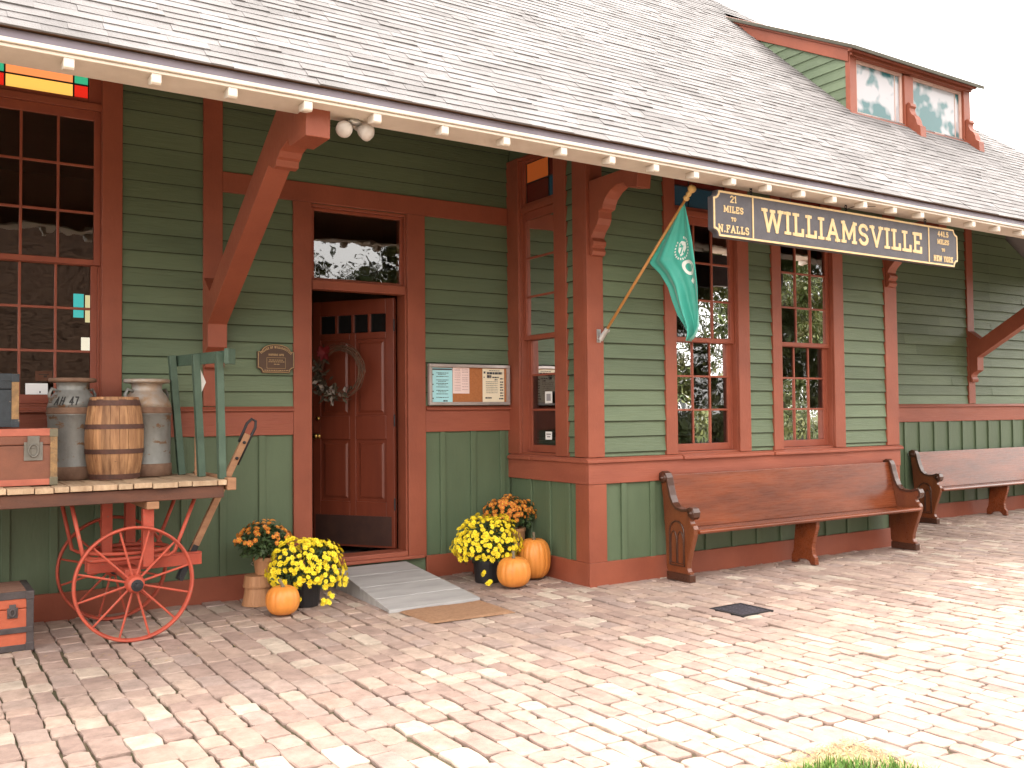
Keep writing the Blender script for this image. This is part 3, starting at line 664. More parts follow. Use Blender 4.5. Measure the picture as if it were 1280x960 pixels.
for xs_ in (dx0 - .02, dx1 + .02):     # rake boards under the shed roof
    sg = -1 if xs_ < 10 else 1
    mb = MB(); mb.prism([(dy - .02, dz1 - .14), (dy - .02, dz1 + .03), (1.2, dz1 + .03 + 2.22 * dsl), (1.2, dz1 - .14 + 2.22 * dsl)], xs_ - .016, xs_ + .016, lambda a, p, q: (a, p, q)); mb.build('rake_board', RED, DM, bevel=.004)
    xx = xs_ + sg * .03; mb = MB(); mb.prism([(dy - .1, dz1 - .04), (dy - .1, dz1 + .03), (1.2, dz1 + .035 + 2.3 * dsl), (1.2, dz1 - .04 + 2.3 * dsl)], xx - .013, xx + .013, lambda a, p, q: (a, p, q)); mb.build('rake_board', RED, DM, bevel=.004)
mb = MB(); mb.box(dx0 - .06, dx1 + .06, dy - .10, dy - .036, dz1 - .035, dz1 + .02); mb.box(dx0 - .02, dx1 + .02, dy - .06, dy - .035, dz1 - .07, dz1 - .036); mb.build('dormer_cornice', RED, DM, bevel=.006)
DRM = mat('dormer_roofing', (.10, .095, .075), (.07, .065, .05), rough=.85, scale=8)
mb = MB(); y0_, y1_ = dy - .17, 1.45
q = lambda y: dz1 + .035 + (y - dy) * dsl
mb.prism([(y0_, q(y0_)), (y0_, q(y0_) + .045), (y1_, q(y1_) + .045), (y1_, q(y1_))], dx0 - .09, dx1 + .11, lambda a, p, q_: (a, p, q_)); mb.build('dormer_roof', DRM, DM, bevel=.006)
TEAL = mat('dormer_reflection', (.40, .385, .41), (.022, .115, .125), rough=.16, scale=2.6, bump=0, detail=2.5)  # reflections painted into the dormer panes as pale and teal patches
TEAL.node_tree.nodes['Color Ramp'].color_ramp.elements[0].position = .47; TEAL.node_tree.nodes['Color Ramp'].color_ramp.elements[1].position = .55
for x0, x1, sd in ((dx0 + .101, 9.899, 0), (10.071, dx1 - .121, 1)):
    mb = MB(); z0, z1 = dz0 + .006, dz1 - .076
    mb.box(x0, x0 + .045, dy - .0, dy + .035, z0, z1); mb.box(x1 - .045, x1, dy - .0, dy + .035, z0, z1); mb.box(x0 + .045, x1 - .045, dy + .001, dy + .034, z0, z0 + .04); mb.box(x0 + .045, x1 - .045, dy + .001, dy + .034, z1 - .04, z1)
    mb.box(x1 - .13, x1 - .12, dy + .012, dy + .03, z0 + .041, z1 - .041)
    mb.build('dormer_sash', mat('dormer_sash_paint', (.6, .42, .36), (.5, .3, .25), rough=.5), DM, bevel=.003)
    mb = MB(); mb.box(x0 + .044, x1 - .044, dy + .018, dy + .024, z0 + .039, z1 - .039); mb.build('dormer_pane', TEAL, DM)
DB = [(0, 5.14), (.03, 5.15), (.07, 5.135), (.085, 5.10), (.06, 5.075), (.06, 5.05), (.09, 5.0), (.15, 4.965), (.18, 4.92), (.20, 4.86), (.26, 4.83), (.27, 4.62), (0, 4.75)]
for x0 in (9.93, dx1 - .10):
    mb = MB(); mb.prism([(dy - .032 - o * .66, max(z, 4.70)) for o, z in DB], x0, x0 + .11, lambda a, p, q_: (a, p, q_)); mb.build('dormer_bracket', RED, DM, bevel=.004)

# ------------------------------------------------------------------ hanging station sign
SGN = thing('station_sign', 'long dark hanging sign with gold letters reading WILLIAMSVILLE under the eave', 'sign', (7.08, -2.32, 2.91))
GOLD = mat('gold_leaf_paint', (.70, .52, .28), (.60, .43, .21), rough=.45, scale=20, bump=.05)
SLATE = mat('sign_slate_paint', (.085, .078, .09), (.065, .06, .07), rough=.5, scale=12, bump=.3, bscale=120)
sy = -2.32; sx0, sx1, sz0, sz1 = 5.39, 8.755, 2.905, 3.285
tilt = .012
def mG(u, v, d): return (u, sy - .03 - d, v)
def notch(x0, x1, z0, z1, r, n=4):
    pts = []
    for cx, cz, a0, a1 in ((x0, z0, 90, 0), (x1, z0, 180, 90), (x1, z1, 270, 180), (x0, z1, 360, 270)):
        for i in range(n + 1):
            a = math.radians(a0 + (a1 - a0) * i / n); pts.append((cx + r * math.cos(a), cz + r * math.sin(a)))
    return pts
mb = MB(); mb.prism(notch(sx0, sx1, sz0, sz1, .055), sy - .03, sy + .03, lambda a, p, q: (p, a, q)); mb.build('board', SLATE, SGN, bevel=.004)
mb = MB(); P = notch(sx0 + .012, sx1 - .012, sz0 + .012, sz1 - .012, .058)
for i, (a, b) in enumerate(zip(P, P[1:] + P[:1])):
    l = math.hypot(b[0] - a[0], b[1] - a[1]); ux, uz = (b[0] - a[0]) / l, (b[1] - a[1]) / l; wd = .008
    q = [(a[0] - ux * .003 - uz * wd, a[1] - uz * .003 + ux * wd), (b[0] + ux * .003 - uz * wd, b[1] + uz * .003 + ux * wd), (b[0] + ux * .003 + uz * wd, b[1] + uz * .003 - ux * wd), (a[0] - ux * .003 + uz * wd, a[1] - uz * .003 - ux * wd)]
    d = .003 + (i % 4) * .0004
    mb.add([mG(p[0], p[1], d) for p in q] + [mG(p[0], p[1], -.001) for p in q], [(0, 1, 2, 3), (0, 4, 5, 1), (1, 5, 6, 2), (2, 6, 7, 3), (3, 7, 4, 0)])
for x in (5.845, 8.275): mb.box(x - .007, x + .007, sy - .0345, sy - .029, sz0 + .022, sz1 - .022)
mb.build('gilt_border', GOLD, SGN)
mb = MB(); lettering(mb, 'WILLIAMSVILLE', .2, .155, mG, (5.845 + 8.275) / 2, 2.995, width=2.19, gap=.16); mb.build('lettering', GOLD, SGN)
mb = MB()
for cx, w, rows in ((5.62, 1, (('21', .058, 3.195), ('MILES', .056, 3.11), ('TO', .034, 3.042), ('N.FALLS', .064, 2.945))), (8.51, .95, (('441.5', .055, 3.19), ('MILES', .05, 3.115), ('TO', .033, 3.045), ('NEW YORK', .058, 2.945)))):
    for t_, h_, z_ in rows: lettering(mb, t_, h_, .17, mG, cx, z_, width=min(.36 if w == 1 else .315, text_width(t_, .2) * h_ * .98 * w), gap=.2)
mb.build('lettering', GOLD, SGN)
for x in (5.86, 7.08, 8.27):
    mb = MB(); mb.tube([(x, sy, sz1 - .005), (x, sy, sz1 + .02)], .006, 6)
    for k in range(3):
        c = Vector((x, sy, sz1 + .026 + k * .022)); ring = [c + Vector((.011 * math.cos(a), 0, .015 * math.sin(a))) if k % 2 == 0 else c + Vector((0, .011 * math.cos(a), .015 * math.sin(a))) for a in [2 * PI * i / 10 for i in range(11)]]
        mb.tube(ring, .0035, 5, cap=False)
    mb.build('hook_chain', BLACKM, SGN)
mb = MB(); mb.tube([(7.3, EY + .03, EZ - .13), (7.12, -2.38, 3.33), (7.08, sy, 3.31)], .003, 5); mb.build('stay_wire', BLACKM, SGN)

# ------------------------------------------------------------------ flag on its pole
B0 = Vector((5.06, -1.34, 2.17)); F0 = Vector((5.369, -2.1, 3.29)); pd = (F0 - B0).normalized()
FL = thing('flag', 'teal flag with white emblem hanging from an angled wooden pole on the bay corner', 'flag', tuple(B0))
PINE = mat('pole_varnished_pine', (.5, .24, .07), (.42, .19, .055), rough=.35, scale=10, stretch=(4, 4, .6), bump=.05)
mb = MB(); mb.tube([B0, F0 - pd * .03], .0125, 10); mb.build('pole', PINE, FL, smooth=True)
def along(mb, prof, n=14):
    a = Vector((1, 0, 0)) - pd * pd.x; a.normalize(); b = pd.cross(a); vs = []
    for r, h in prof:
        for j in range(n): t = 2 * PI * j / n; vs.append(F0 + pd * h + (a * math.cos(t) + b * math.sin(t)) * r)
    k = len(prof); mb.add(vs, [(i * n + j, i * n + (j + 1) % n, (i + 1) * n + (j + 1) % n, (i + 1) * n + j) for i in range(k - 1) for j in range(n)] + [tuple(range((k - 1) * n, k * n))])
mb = MB(); along(mb, [(.012, -.06), (.026, -.05), (.026, -.03), (.016, -.022), (.024, -.005), (.02, .012), (.018, .016), (.03, .028), (.037, .045), (.034, .062), (.022, .076), (.001, .08)]); mb.build('finial', mat('finial_gilt_wood', (.82, .52, .2), rough=.3, bump=0), FL, smooth=True)
mb = MB(); mb.box(5.025, 5.068, -D - .042, -D - .034, 2.11, 2.225); mb.tube([B0 - pd * .05, B0 + pd * .07], .022, 10); mb.tube([(5.045, -D - .04, 2.16), B0 - pd * .03], .018, 8); mb.tube([(5.09, -1.345, 2.2), (5.115, -1.35, 2.215)], .014, 8); mb.build('pole_bracket', STEEL, FL, bevel=.002)
# fabric: hoisted along the upper pole, draped in the vertical plane of the pole
hz = Vector((pd.x, pd.y, 0)).normalized(); pn = Vector((hz.y, -hz.x, 0))
if pn.y > 0: pn = -pn                   # points away from the wall
def pole_at(z): return B0 + pd * ((z - B0.z) / pd.z)
LC = [(3.235, 0), (2.765, 0), (2.66, .10), (2.54, .17), (2.42, .205), (2.31, .245), (2.22, .30), (2.13, .345), (2.075, .36)]    # z, distance outwards from the hoist foot
hz0 = pole_at(2.765)
def lc(z):
    if z > 2.765: return (pole_at(z) - hz0).dot(hz)
    for (za, a), (zb, b) in zip(LC[1:], LC[2:]):
        if z >= zb: return a + (b - a) * (za - z) / (za - zb)
    return .36
RCs = [(3.235, .339), (3.1, .375), (2.9, .418), (2.7, .45), (2.5, .475), (2.3, .48), (2.19, .47), (2.12, .43), (2.075, .375)]
def rc(z):
    for (za, a), (zb, b) in zip(RCs, RCs[1:]):
        if z >= zb: return a + (b - a) * (za - z) / (za - zb)
    return .37
def flag_pt(s, z, off=0):
    l, r = lc(z), rc(z); t = (3.235 - z) / 1.16
    u = l + (r - l) * s
    f = .05 * t * math.sin(s * 9.5 + z * 1.5 + .6) + .022 * math.sin(s * 19 + z * 3) * t + .05 * t * (s - .5)
    p = hz0 + hz * u; p = Vector((p.x, p.y, z)) + pn * (f + off)
    return p
ns, nz = 44, 60
mb = MB(); vs = [flag_pt(i / ns, 3.235 - 1.158 * j / nz) for j in range(nz + 1) for i in range(ns + 1)]
mb.add(vs, [(j * (ns + 1) + i, j * (ns + 1) + i + 1, (j + 1) * (ns + 1) + i + 1, (j + 1) * (ns + 1) + i) for j in range(nz) for i in range(ns)])
TEALF = mat('flag_teal_nylon', (.036, .34, .265), (.03, .28, .215), rough=.5, scale=4, bump=.05)
nt = TEALF.node_tree; b_ = nt.nodes['Principled BSDF']; b_.inputs['Sheen Weight'].default_value = .3
fo = mb.build('cloth', TEALF, FL, smooth=True); sd = fo.modifiers.new('thick', 'SOLIDIFY'); sd.thickness = .002
# emblem printed on the cloth
def emb(mb, poly, off=.004):
    """poly of (s, z) on the cloth"""
    c = (sum(p[0] for p in poly) / len(poly), sum(p[1] for p in poly) / len(poly)); n = len(poly)
    mb.add([flag_pt(*c, off)] + [flag_pt(s, z, off) for s, z in poly], [(0, i + 1, (i + 1) % n + 1) for i in range(n)])
def ring(mb, c, r0, r1, a0, a1, n=30, off=.004):
    vs = []
    for i in range(n + 1):
        a = math.radians(a0 + (a1 - a0) * i / n)
        for r in (r0, r1):
            s = c[0] + r * math.cos(a) / .40 ; z = c[1] + r * math.sin(a); vs.append(flag_pt(min(s, 1), z, off))
    mb.add(vs, [(2 * i, 2 * i + 1, 2 * i + 3, 2 * i + 2) for i in range(n)])
mb = MB()
ec = (.70, 2.85)
ring(mb, (.80, 2.685), .036, .064, 0, 360)
emb(mb, [(.76, 2.575), (.83, 2.60), (.88, 2.57), (.80, 2.545)])
for i in range(22):      # rim of little marks round the shield
    a = 2 * PI * i / 22
    if 5 < i < 9: continue
    q = lambda r, da: (ec[0] + r * math.cos(a + da) / .40 * .75, ec[1] + r * math.sin(a + da))
    emb(mb, [q(.080, -.09), q(.080, .09), q(.098, .07), q(.098, -.07)])
sh = [(-.10, .05), (-.04, .075), (.10, .06), (.13, .0), (.05, -.06), (-.02, -.085), (-.10, -.03)]
emb(mb, [(ec[0] + a * .85, ec[1] + b * .8) for a, b in sh])
EMW = mat('emblem_white', (.75, .78, .74), rough=.6, bump=0)
mb.build('emblem', EMW, FL, recalc=False)
mb = MB()
for pts in (((-.05, .04), (.0, .0), (-.03, -.05)), ((.02, .05), (.05, -.01), (.03, -.045)), ((-.07, .01), (.0, .02), (.08, .0))):
    for a, b in zip(pts, pts[1:]):
        dx, dz = b[0] - a[0], (b[1] - a[1]) * 2.5; l = math.hypot(dx, dz); nx_, nz_ = -dz / l * .016, dx / l * .0065
        emb(mb, [(ec[0] + a[0] + nx_, ec[1] + a[1] + nz_), (ec[0] + b[0] + nx_, ec[1] + b[1] + nz_), (ec[0] + b[0] - nx_, ec[1] + b[1] - nz_), (ec[0] + a[0] - nx_, ec[1] + a[1] - nz_)], .0055)
mb.build('emblem_line', TEALF, FL, recalc=False)

# ------------------------------------------------------------------ twin flood lamp under the eave
SLT = thing('security_light', 'twin white floodlight fixture tucked under the eave beside the left bracket', 'light', (2.33, -2.28, 3.345))
mb = MB(); mb.lathe([(.001, .01), (.05, .009), (.055, -.006), (.045, -.02), (.001, -.022)], 16, (2.33, -2.28, 3.342)); mb.build('base', STEEL, SLT, smooth=True)
LAMPW = mat('floodlight_white', (.62, .58, .55), (.5, .46, .43), rough=.3, bump=0)
for sg in (-1, 1):
    c = Vector((2.33 + sg * .07, -2.31, 3.285)); d = Vector((sg * .45, -.75, -.5)).normalized(); mb = MB()
    a = d.cross(Vector((0, 0, 1))).normalized(); b = a.cross(d); vs = []; pr = [(.018, -.09), (.022, -.05), (.04, -.03), (.052, .01), (.052, .03), (.035, .045), (.001, .052)]
    for r, h in pr:
        for j in range(16): t = 2 * PI * j / 16; vs.append(c + d * h + (a * math.cos(t) + b * math.sin(t)) * r)
    mb.add(vs, [(i * 16 + j, i * 16 + (j + 1) % 16, (i + 1) * 16 + (j + 1) % 16, (i + 1) * 16 + j) for i in range(len(pr) - 1) for j in range(16)])
    mb.tube([c - d * .08, (2.33, -2.28, 3.33)], .012, 8); mb.build('lamp', LAMPW, SLT, smooth=True)

# ------------------------------------------------------------------ plaque
PL = thing('plaque', 'small brown arched plaque with gold border on the wall left of the door', 'plaque', (2.585, -.02, 1.85))
PBR = mat('plaque_brown', (.085, .045, .028), rough=.4, bump=.05)
px0, px1, pz0, pz1 = 2.425, 2.745, 1.855, 2.035
def plq(i):
    x0, x1, z0, z1 = px0 + i, px1 - i, pz0 + i, pz1 - i * .3
    pts = [(x1, z0 + .04), (x1, z1), (x1 - .03, z1)] + [((x0 + x1) / 2 + ((x1 - x0) / 2 - .03) * math.cos(a), z1 + (.062) * math.sin(a)) for a in [PI * k / 12 for k in range(1, 12)]] + [(x0 + .03, z1), (x0, z1), (x0, z0 + .04)]
    for k in range(1, 5): a = PI / 2 * (1 - k / 5); pts.append((x0 + .04 * math.cos(a), z0 + .04 * math.sin(a)))
    pts += [(x0 + .04, z0), (x1 - .04, z0)]
    for k in range(1, 5): a = PI - PI / 2 * k / 5; pts.append((x1 + .04 * math.cos(a), z0 + .04 * math.sin(a)))
    return pts
mb = MB(); mb.prism(plq(0), -.045, -.022, lambda a, p, q: (p, a, q)); mb.build('plate', PBR, PL)
mb = MB(); P = plq(.008)
for a, b in zip(P, P[1:] + P[:1]): mb.tube([(a[0], -.046, a[1]), (b[0], -.046, b[1])], .0035, 5)
for z in (1.895, 1.985): mb.tube([(2.505, -.046, z), (2.665, -.046, z)], .0016, 4)
for x in (2.505, 2.665): mb.tube([(x, -.046, 1.895), (x, -.046, 1.985)], .0016, 4)
GOLDD = mat('plaque_dull_gold', (.42, .28, .13), (.3, .2, .1), rough=.5)
mb.build('border', GOLDD, PL)
mb = MB()
T_ = 'VILLAGE OF WILLIAMSVILLE'; tot = text_width(T_, .2); pos = 0
for ch in T_:
    cw = GL[ch][0]; f = (pos + cw / 2) / tot; pos += cw + .2
    a = math.radians(143 - f * 106); c = (2.585 + .158 * math.cos(a), 1.935 + .128 * math.sin(a)); tg = (math.sin(a), -math.cos(a) * .8); nn = (math.cos(a) * .8, math.sin(a)); h_ = .021
    lettering(mb, ch, h_, .2, lambda u, v, d, c=c, tg=tg, nn=nn: (c[0] + tg[0] * u + nn[0] * v, -.0455 - d * .4, c[1] + tg[1] * u + nn[1] * v), 0, 0, width=cw * h_ * .6, serif=False)
lettering(mb, 'HISTORIC SITE', .018, .2, lambda u, v, d: (u, -.0455 - d * .4, v), 2.585, 2.0, width=.13, serif=False)
for k, (z, w_) in enumerate(((1.965, .12), (1.95, .13), (1.93, .04), (1.878, .2))):
    rr = random.Random(k); x = 2.585 - w_ / 2
    while x < 2.585 + w_ / 2: l = rr.uniform(.008, .022); mb.box(x, x + l, -.047, -.0445, z - .003, z + .003); x += l + .005
mb.build('lettering', GOLDD, PL)

# ------------------------------------------------------------------ notice board and papers
NB = thing('notice_board', 'cork notice board in a pale metal frame on the wall right of the door', 'notice board', (4.455, -.03, 1.578))
ALU = mat('notice_frame_metal', (.52, .46, .44), rough=.35, metal=.4, bump=.03)
CORK = mat('cork_sheet', (.45, .17, .06), (.36, .13, .045), rough=.8, scale=60, bump=.2, bscale=200)
bx0, bx1, bz0, bz1 = 4.018, 4.90, 1.58, 1.965
mb = MB()
for a in ((bx0, bx1, bz0, bz0 + .03), (bx0, bx1, bz1 - .03, bz1), (bx0, bx0 + .03, bz0 + .031, bz1 - .031), (bx1 - .03, bx1, bz0 + .031, bz1 - .031)): mb.box(a[0], a[1], -.085, -.04, a[2], a[3])
mb.build('frame', ALU, NB, bevel=.004)
mb = MB(); mb.box(bx0 + .02, bx1 - .02, -.055, -.045, bz0 + .02, bz1 - .02); mb.build('cork', CORK, NB)
def paper(label, x0, x1, z0, z1, col, lines, tilt=0, heading=None, ink=(.06, .06, .07), inks=None):
    o = thing('notice_paper', label, 'paper', ((x0 + x1) / 2, -.057, z0), group='papers pinned in the notice board')
    mb = MB(); n = 6
    vs = [(x0 + (x1 - x0) * i / n, -.0565 - (.004 if i in (0, n) else .002) - .002 * math.sin(i * 1.7), z) for z in (z0, z1) for i in range(n + 1)]
    vs += [(v[0], v[1] + .0008, v[2]) for v in vs]; m_ = n + 1
    mb.add(vs, [(i, i + 1, m_ + i + 1, m_ + i) for i in range(n)]); mb.build('sheet', flat('paper_' + label.split()[0], col, .7), o)
    mb = MB(); rr = random.Random(int(x0 * 100)); cx = (x0 + x1) / 2
    if heading: mb.box(x0 + .006, x1 - .006, -.0628, -.0622, z1 - .022, z1 - .008)
    for a, b, z, h in lines:
        x = x0 + (x1 - x0) * a; xe = x0 + (x1 - x0) * b
        while x < xe:
            l = rr.uniform(.006, .02) * (1 + h * 40); l = min(l, xe - x)
            if l > .002: mb.box(x, x + l, -.0628, -.0622, z0 + (z1 - z0) * z, z0 + (z1 - z0) * z + h)
            x += l + .004
    mb.build('print', flat('ink', ink, .6), o)
lb = [(.22, .8, 1 - .1 * k - .06, .005) for k in range(1, 9)] + [(.3, .7, 1 - .1 * k - .1, .004) for k in (1, 3, 4, 6)] + [(.04, .09, z, .012) for z in (.1, .3, .5, .78)] + [(.55, .75, .03, .012)]
paper('pale blue programme sheet at the left of the notice board', 4.05, 4.272, 1.605, 1.93, (.40, .74, .80), lb, heading=1)
lp = [(.1, .45, z, .004) for z in (.92, .87, .78, .7, .62, .52, .42, .3, .2, .12)] + [(.55, .92, z, .005) for z in (.93, .86, .8, .7, .6, .54, .47, .36, .25, .14)]
paper('pinkish white listing sheet in the middle of the notice board', 4.276, 4.455, 1.69, 1.935, (.84, .66, .62), lp, ink=(.45, .3, .3))
lc_ = [(.3, .8, .93, .006), (.2, .9, .83, .022), (.2, .4, .72, .028), (.45, .75, .72, .012), (.05, .13, .85, .02), (.05, .1, .72, .012), (.55, .68, .65, .012)] + [(.15, .7, .6 - .055 * k, .004) for k in range(7)] + [(.8, .95, z, .012) for z in (.68, .58, .5, .42, .34, .25, .17)] + [(.12, .4, .1, .014), (.75, .97, .08, .012)]
paper('cream poster with dark heading at the right of the notice board', 4.60, 4.845, 1.61, 1.93, (.82, .73, .55), lc_)

# ------------------------------------------------------------------ wreath on the door (hung on the leaf)
WR = thing('wreath', 'twig wreath with dry leaves and a red bow hanging on the open door', 'wreath', (3.345, .375, 1.90), math.radians(-55))
TWIG = mat('wreath_twig', (.12, .06, .035), (.07, .04, .025), rough=.8, scale=20)
LEAFD = mat('wreath_leaf', (.085, .065, .04), (.05, .045, .03), rough=.7, scale=20, island=.3)
rr = random.Random(4); mb = MB()
for k in range(46):
    a0 = rr.uniform(0, 2 * PI); sp = rr.uniform(.8, 2.8); r = rr.gauss(.225, .018); dr = rr.uniform(-.03, .03); y0 = rr.uniform(-.05, -.012)
    mb.tube([((r + dr * i / 8 + rr.uniform(-.004, .004)) * math.cos(a0 + sp * i / 8), y0 + rr.uniform(-.008, .008), (r + dr * i / 8) * math.sin(a0 + sp * i / 8)) for i in range(9)], .0035, 4)
mb.build('twig_ring', TWIG, WR, loc=Z0)
mb = MB()
def leaf(mb, c, d, up_, l, w):
    d = Vector(d).normalized(); s_ = d.cross(Vector(up_)); 
    if s_.length < 1e-4: s_ = Vector((1, 0, 0))
    s_.normalize(); c = Vector(c); nn = s_.cross(d)
    mb.add([c, c + d * l * .45 + s_ * w / 2 + nn * w * .12, c + d * l, c + d * l * .45 - s_ * w / 2 + nn * w * .12, c + d * l * .5], [(0, 1, 4), (1, 2, 4), (2, 3, 4), (3, 0, 4)])
for k in range(120):
    a = math.radians(rr.gauss(225, 38)); r = rr.gauss(.22, .04); c = (r * math.cos(a), rr.uniform(-.09, -.04), r * math.sin(a))
    leaf(mb, c, (rr.uniform(-1, 1), rr.uniform(-.7, .1), rr.uniform(-1, 1)), (0, -1, .2), rr.uniform(.05, .10), rr.uniform(.02, .035))
mb.build('leaf_spray', LEAFD, WR, loc=Z0, recalc=False)
mb = MB()
for k in range(14):
    a = math.radians(rr.gauss(228, 40)); r = rr.gauss(.23, .05); leaf(mb, (r * math.cos(a), -.1, r * math.sin(a)), (rr.uniform(-1, 1), -.3, rr.uniform(-1, 1)), (0, -1, 0), .07, .04)
mb.build('pale_leaf', mat('wreath_pale_leaf', (.33, .28, .24), rough=.8), WR, loc=Z0, recalc=False)
mb = MB()
for k in range(9):
    a = rr.uniform(0, 2 * PI); leaf(mb, (-.13, -.07, .17), (math.cos(a), -.3, math.sin(a)), (0, -1, 0), .09, .06)
mb.build('bow', flat('bow_red', (.15, .008, .010), .6), WR, loc=Z0, recalc=False)

# ------------------------------------------------------------------ baggage cart
CT = thing('baggage_cart', 'old wooden station baggage cart with red spoked iron wheels by the left window', 'cart', (.5, -.66, 0))
DECKM = mat('weathered_plank', (.52, .38, .25), (.36, .24, .15), rough=.8, scale=6, stretch=(5, .6, 2), bump=.5, bscale=30, bstretch=(8, .5, 2), island=.18, chips=(.62, .52, .4), chip_at=.68)
BEAM = mat('dark_beam', (.13, .05, .028), (.07, .032, .022), rough=.7, scale=6, stretch=(.4, 2, 2), bump=.3)
OAKW = mat('raw_oak', (.36, .19, .1), (.26, .13, .07), rough=.7, scale=6, stretch=(1, 4, 4), bump=.3)
CRED = mat('cart_red_iron', (.44, .075, .04), (.33, .058, .035), rough=.55, scale=6, bump=.25, chips=(.24, .11, .075), chip_at=.60, chip_scale=30)
DZ = 1.052; yF, yB = -1.10, -.16
mb = MB(); rr = random.Random(9); x = -.95
while x < 1.86:
    w_ = rr.uniform(.09, .2); x2 = min(x + w_, 1.875); f = yF - rr.uniform(0, .018); dz = rr.uniform(-.004, .004)
    mb.box(x + .003, x2 - .003, f, yB + rr.uniform(0, .02), DZ - .036 + dz, DZ + dz); x = x2
mb.build('deck', DECKM, CT, bevel=.004)
mb = MB(); mb.box(-.95, 1.86, yF + .02, yF + .075, DZ - .125, DZ - .042); mb.box(-.95, 1.86, yB - .07, yB - .02, DZ - .125, DZ - .042); mb.box(-.95, 1.86, -.68, -.6, DZ - .12, DZ - .043); mb.build('deck_beam', BEAM, CT, bevel=.005)
mb = MB(); mb.box(1.877, 1.94, yF - .005, yB + .02, DZ - .075, DZ + .012); mb.build('end_rail', OAKW, CT, bevel=.006)
mb = MB(); mb.box(1.345, 1.425, yF + .02, yB, .872, .93 - .006); mb.build('bolster', OAKW, CT, bevel=.006)
AXX, WR_ = 1.272, .383
def wheel(y, x=AXX, spokes=12):
    e = bpy.data.objects.new('wheel', None); C.objects.link(e); e.parent = CT; e.location = (x - .5, y + .66, WR_); ORG[e.name] = (x, y, WR_)
    mb = MB(); n = 56; rr_ = [(WR_, -.024), (WR_, .024), (WR_ - .012, .026), (WR_ - .016, .016), (WR_ - .022, .004), (WR_ - .022, -.004), (WR_ - .016, -.016), (WR_ - .012, -.026)]
    vs = []
    for r, h in rr_:
        for j in range(n): t = 2 * PI * j / n; vs.append((r * math.cos(t), h, r * math.sin(t)))
    k = len(rr_); mb.add(vs, [(i * n + j, i * n + (j + 1) % n, ((i + 1) % k) * n + (j + 1) % n, ((i + 1) % k) * n + j) for i in range(k) for j in range(n)])
    mb.build('rim', CRED, e, smooth=True, loc=Z0)
    mb = MB(); mb.lathe([(.001, -.09), (.02, -.09), (.024, -.07), (.045, -.065), (.055, -.05), (.055, -.03), (.062, -.02), (.062, .03), (.05, .05), (.05, .07), (.001, .07)], 20, Z0, 'y'); mb.build('hub', CRED, e, smooth=True, loc=Z0)
    mb = MB(); mb.lathe([(.001, -.115), (.016, -.113), (.018, -.095), (.038, -.0935), (.04, -.091), (.001, -.0905)], 12, Z0, 'y'); mb.build('hub_cap', BLACKM, e, loc=Z0)
    s0 = None
    for i in range(spokes):
        a = 2 * PI * (i + .5) / spokes
        if s0 is None:
            mb = MB(); mb.tube([(.05, .0, 0), (WR_ - .02, 0, 0)], [.0085, .0075], 7); s0 = mb.build('spoke', CRED, e, loc=Z0)
        else:
            s = s0.copy(); C.objects.link(s)
            s0_ = s
        (s0 if i == 0 else s0_).rotation_euler = (0, -a, 0)
    return e
wheel(-1.06); wheel(-.26); wheel(-1.06, -.55); wheel(-.26, -.55)
mb = MB()
for x in (AXX, -.55): mb.tube([(x, -1.05, WR_), (x, -.27, WR_)], .022, 10)
mb.build('axle', CRED, CT, smooth=True)
mb = MB()   # fore-carriage: fifth wheel ring, reach beams, struts
ringp = [(AXX + .03 + .27 * math.cos(a), -.66 + .25 * math.sin(a), .53) for a in [2 * PI * i / 36 for i in range(37)]]
mb.tube(ringp, .014, 6, cap=False); mb.tube([(p[0], p[1], .565) for p in ringp], .014, 6, cap=False)
mb.build('turntable_ring', CRED, CT, smooth=True)
mb = MB(); mb.box(1.03, 1.80, -.72, -.70, .42, .50); mb.box(1.03, 1.80, -.725, -.655, .5005, .512); mb.box(1.03, 1.80, -.62, -.60, .42, .50)
mb.box(AXX - .05, AXX + .05, -1.0, -.32, .40, .47); mb.build('carriage_beam', CRED, CT, bevel=.004)
for a_ in ((1.335, 1.405, -1.015, -.945, .48, .871), (1.335, 1.405, -.395, -.325, .48, .871), (1.15, 1.22, -.55, -.48, .5125, .92)):
    mb = MB(); mb.box(*a_); mb.build('stanchion', CRED, CT, bevel=.004)
for y in (-.93, -.40):
    mb = MB(); mb.tube([(.90, y, .93), (.975, y, .56), (1.02, y, .535), (1.52, y, .535), (1.56, y, .56), (1.70, y, .93)], .0135, 8); mb.build('strut', CRED, CT, smooth=True)
# tongue handle
mb = MB(); h0 = Vector((1.745, -.65, .50)); h1 = Vector((2.155, -.65, 1.36)); mb.obox(h0, h1, .05, .042, (0, 1, 0)); mb.build('tongue', OAKW, CT, bevel=.006)
hd = (h1 - h0).normalized()
mb = MB(); mb.obox(h0 - hd * .21, h0 + hd * .07, .058, .008, (0, 1, 0)); mb.tube([h0 - hd * .2 + Vector((0, -.05, 0)), h0 - hd * .2 + Vector((0, .05, 0))], .012, 8)
for t_ in (-.16, .0): mb.tube([h0 + hd * t_ + Vector((0, -.035, 0)), h0 + hd * t_ + Vector((0, .035, 0))], .01, 8)
mb.obox(h0 - hd * .2 + Vector((0, -.03, 0)), h0 + hd * .06 + Vector((0, -.03, 0)), .04, .006, (0, 1, 0)); mb.build('tongue_iron', BLACKM, CT)
mb = MB(); sd_ = Vector((hd.z, 0, -hd.x)); h2 = h1 - hd * .24
mb.tube([h2 + sd_ * .032, h1 + sd_ * .034, h1 + hd * .07 + sd_ * .036, h1 + hd * .115 + sd_ * .018, h1 + hd * .118 - sd_ * .018, h1 + hd * .07 - sd_ * .036, h1 - sd_ * .034, h1 - hd * .08 - sd_ * .032], .011, 8)
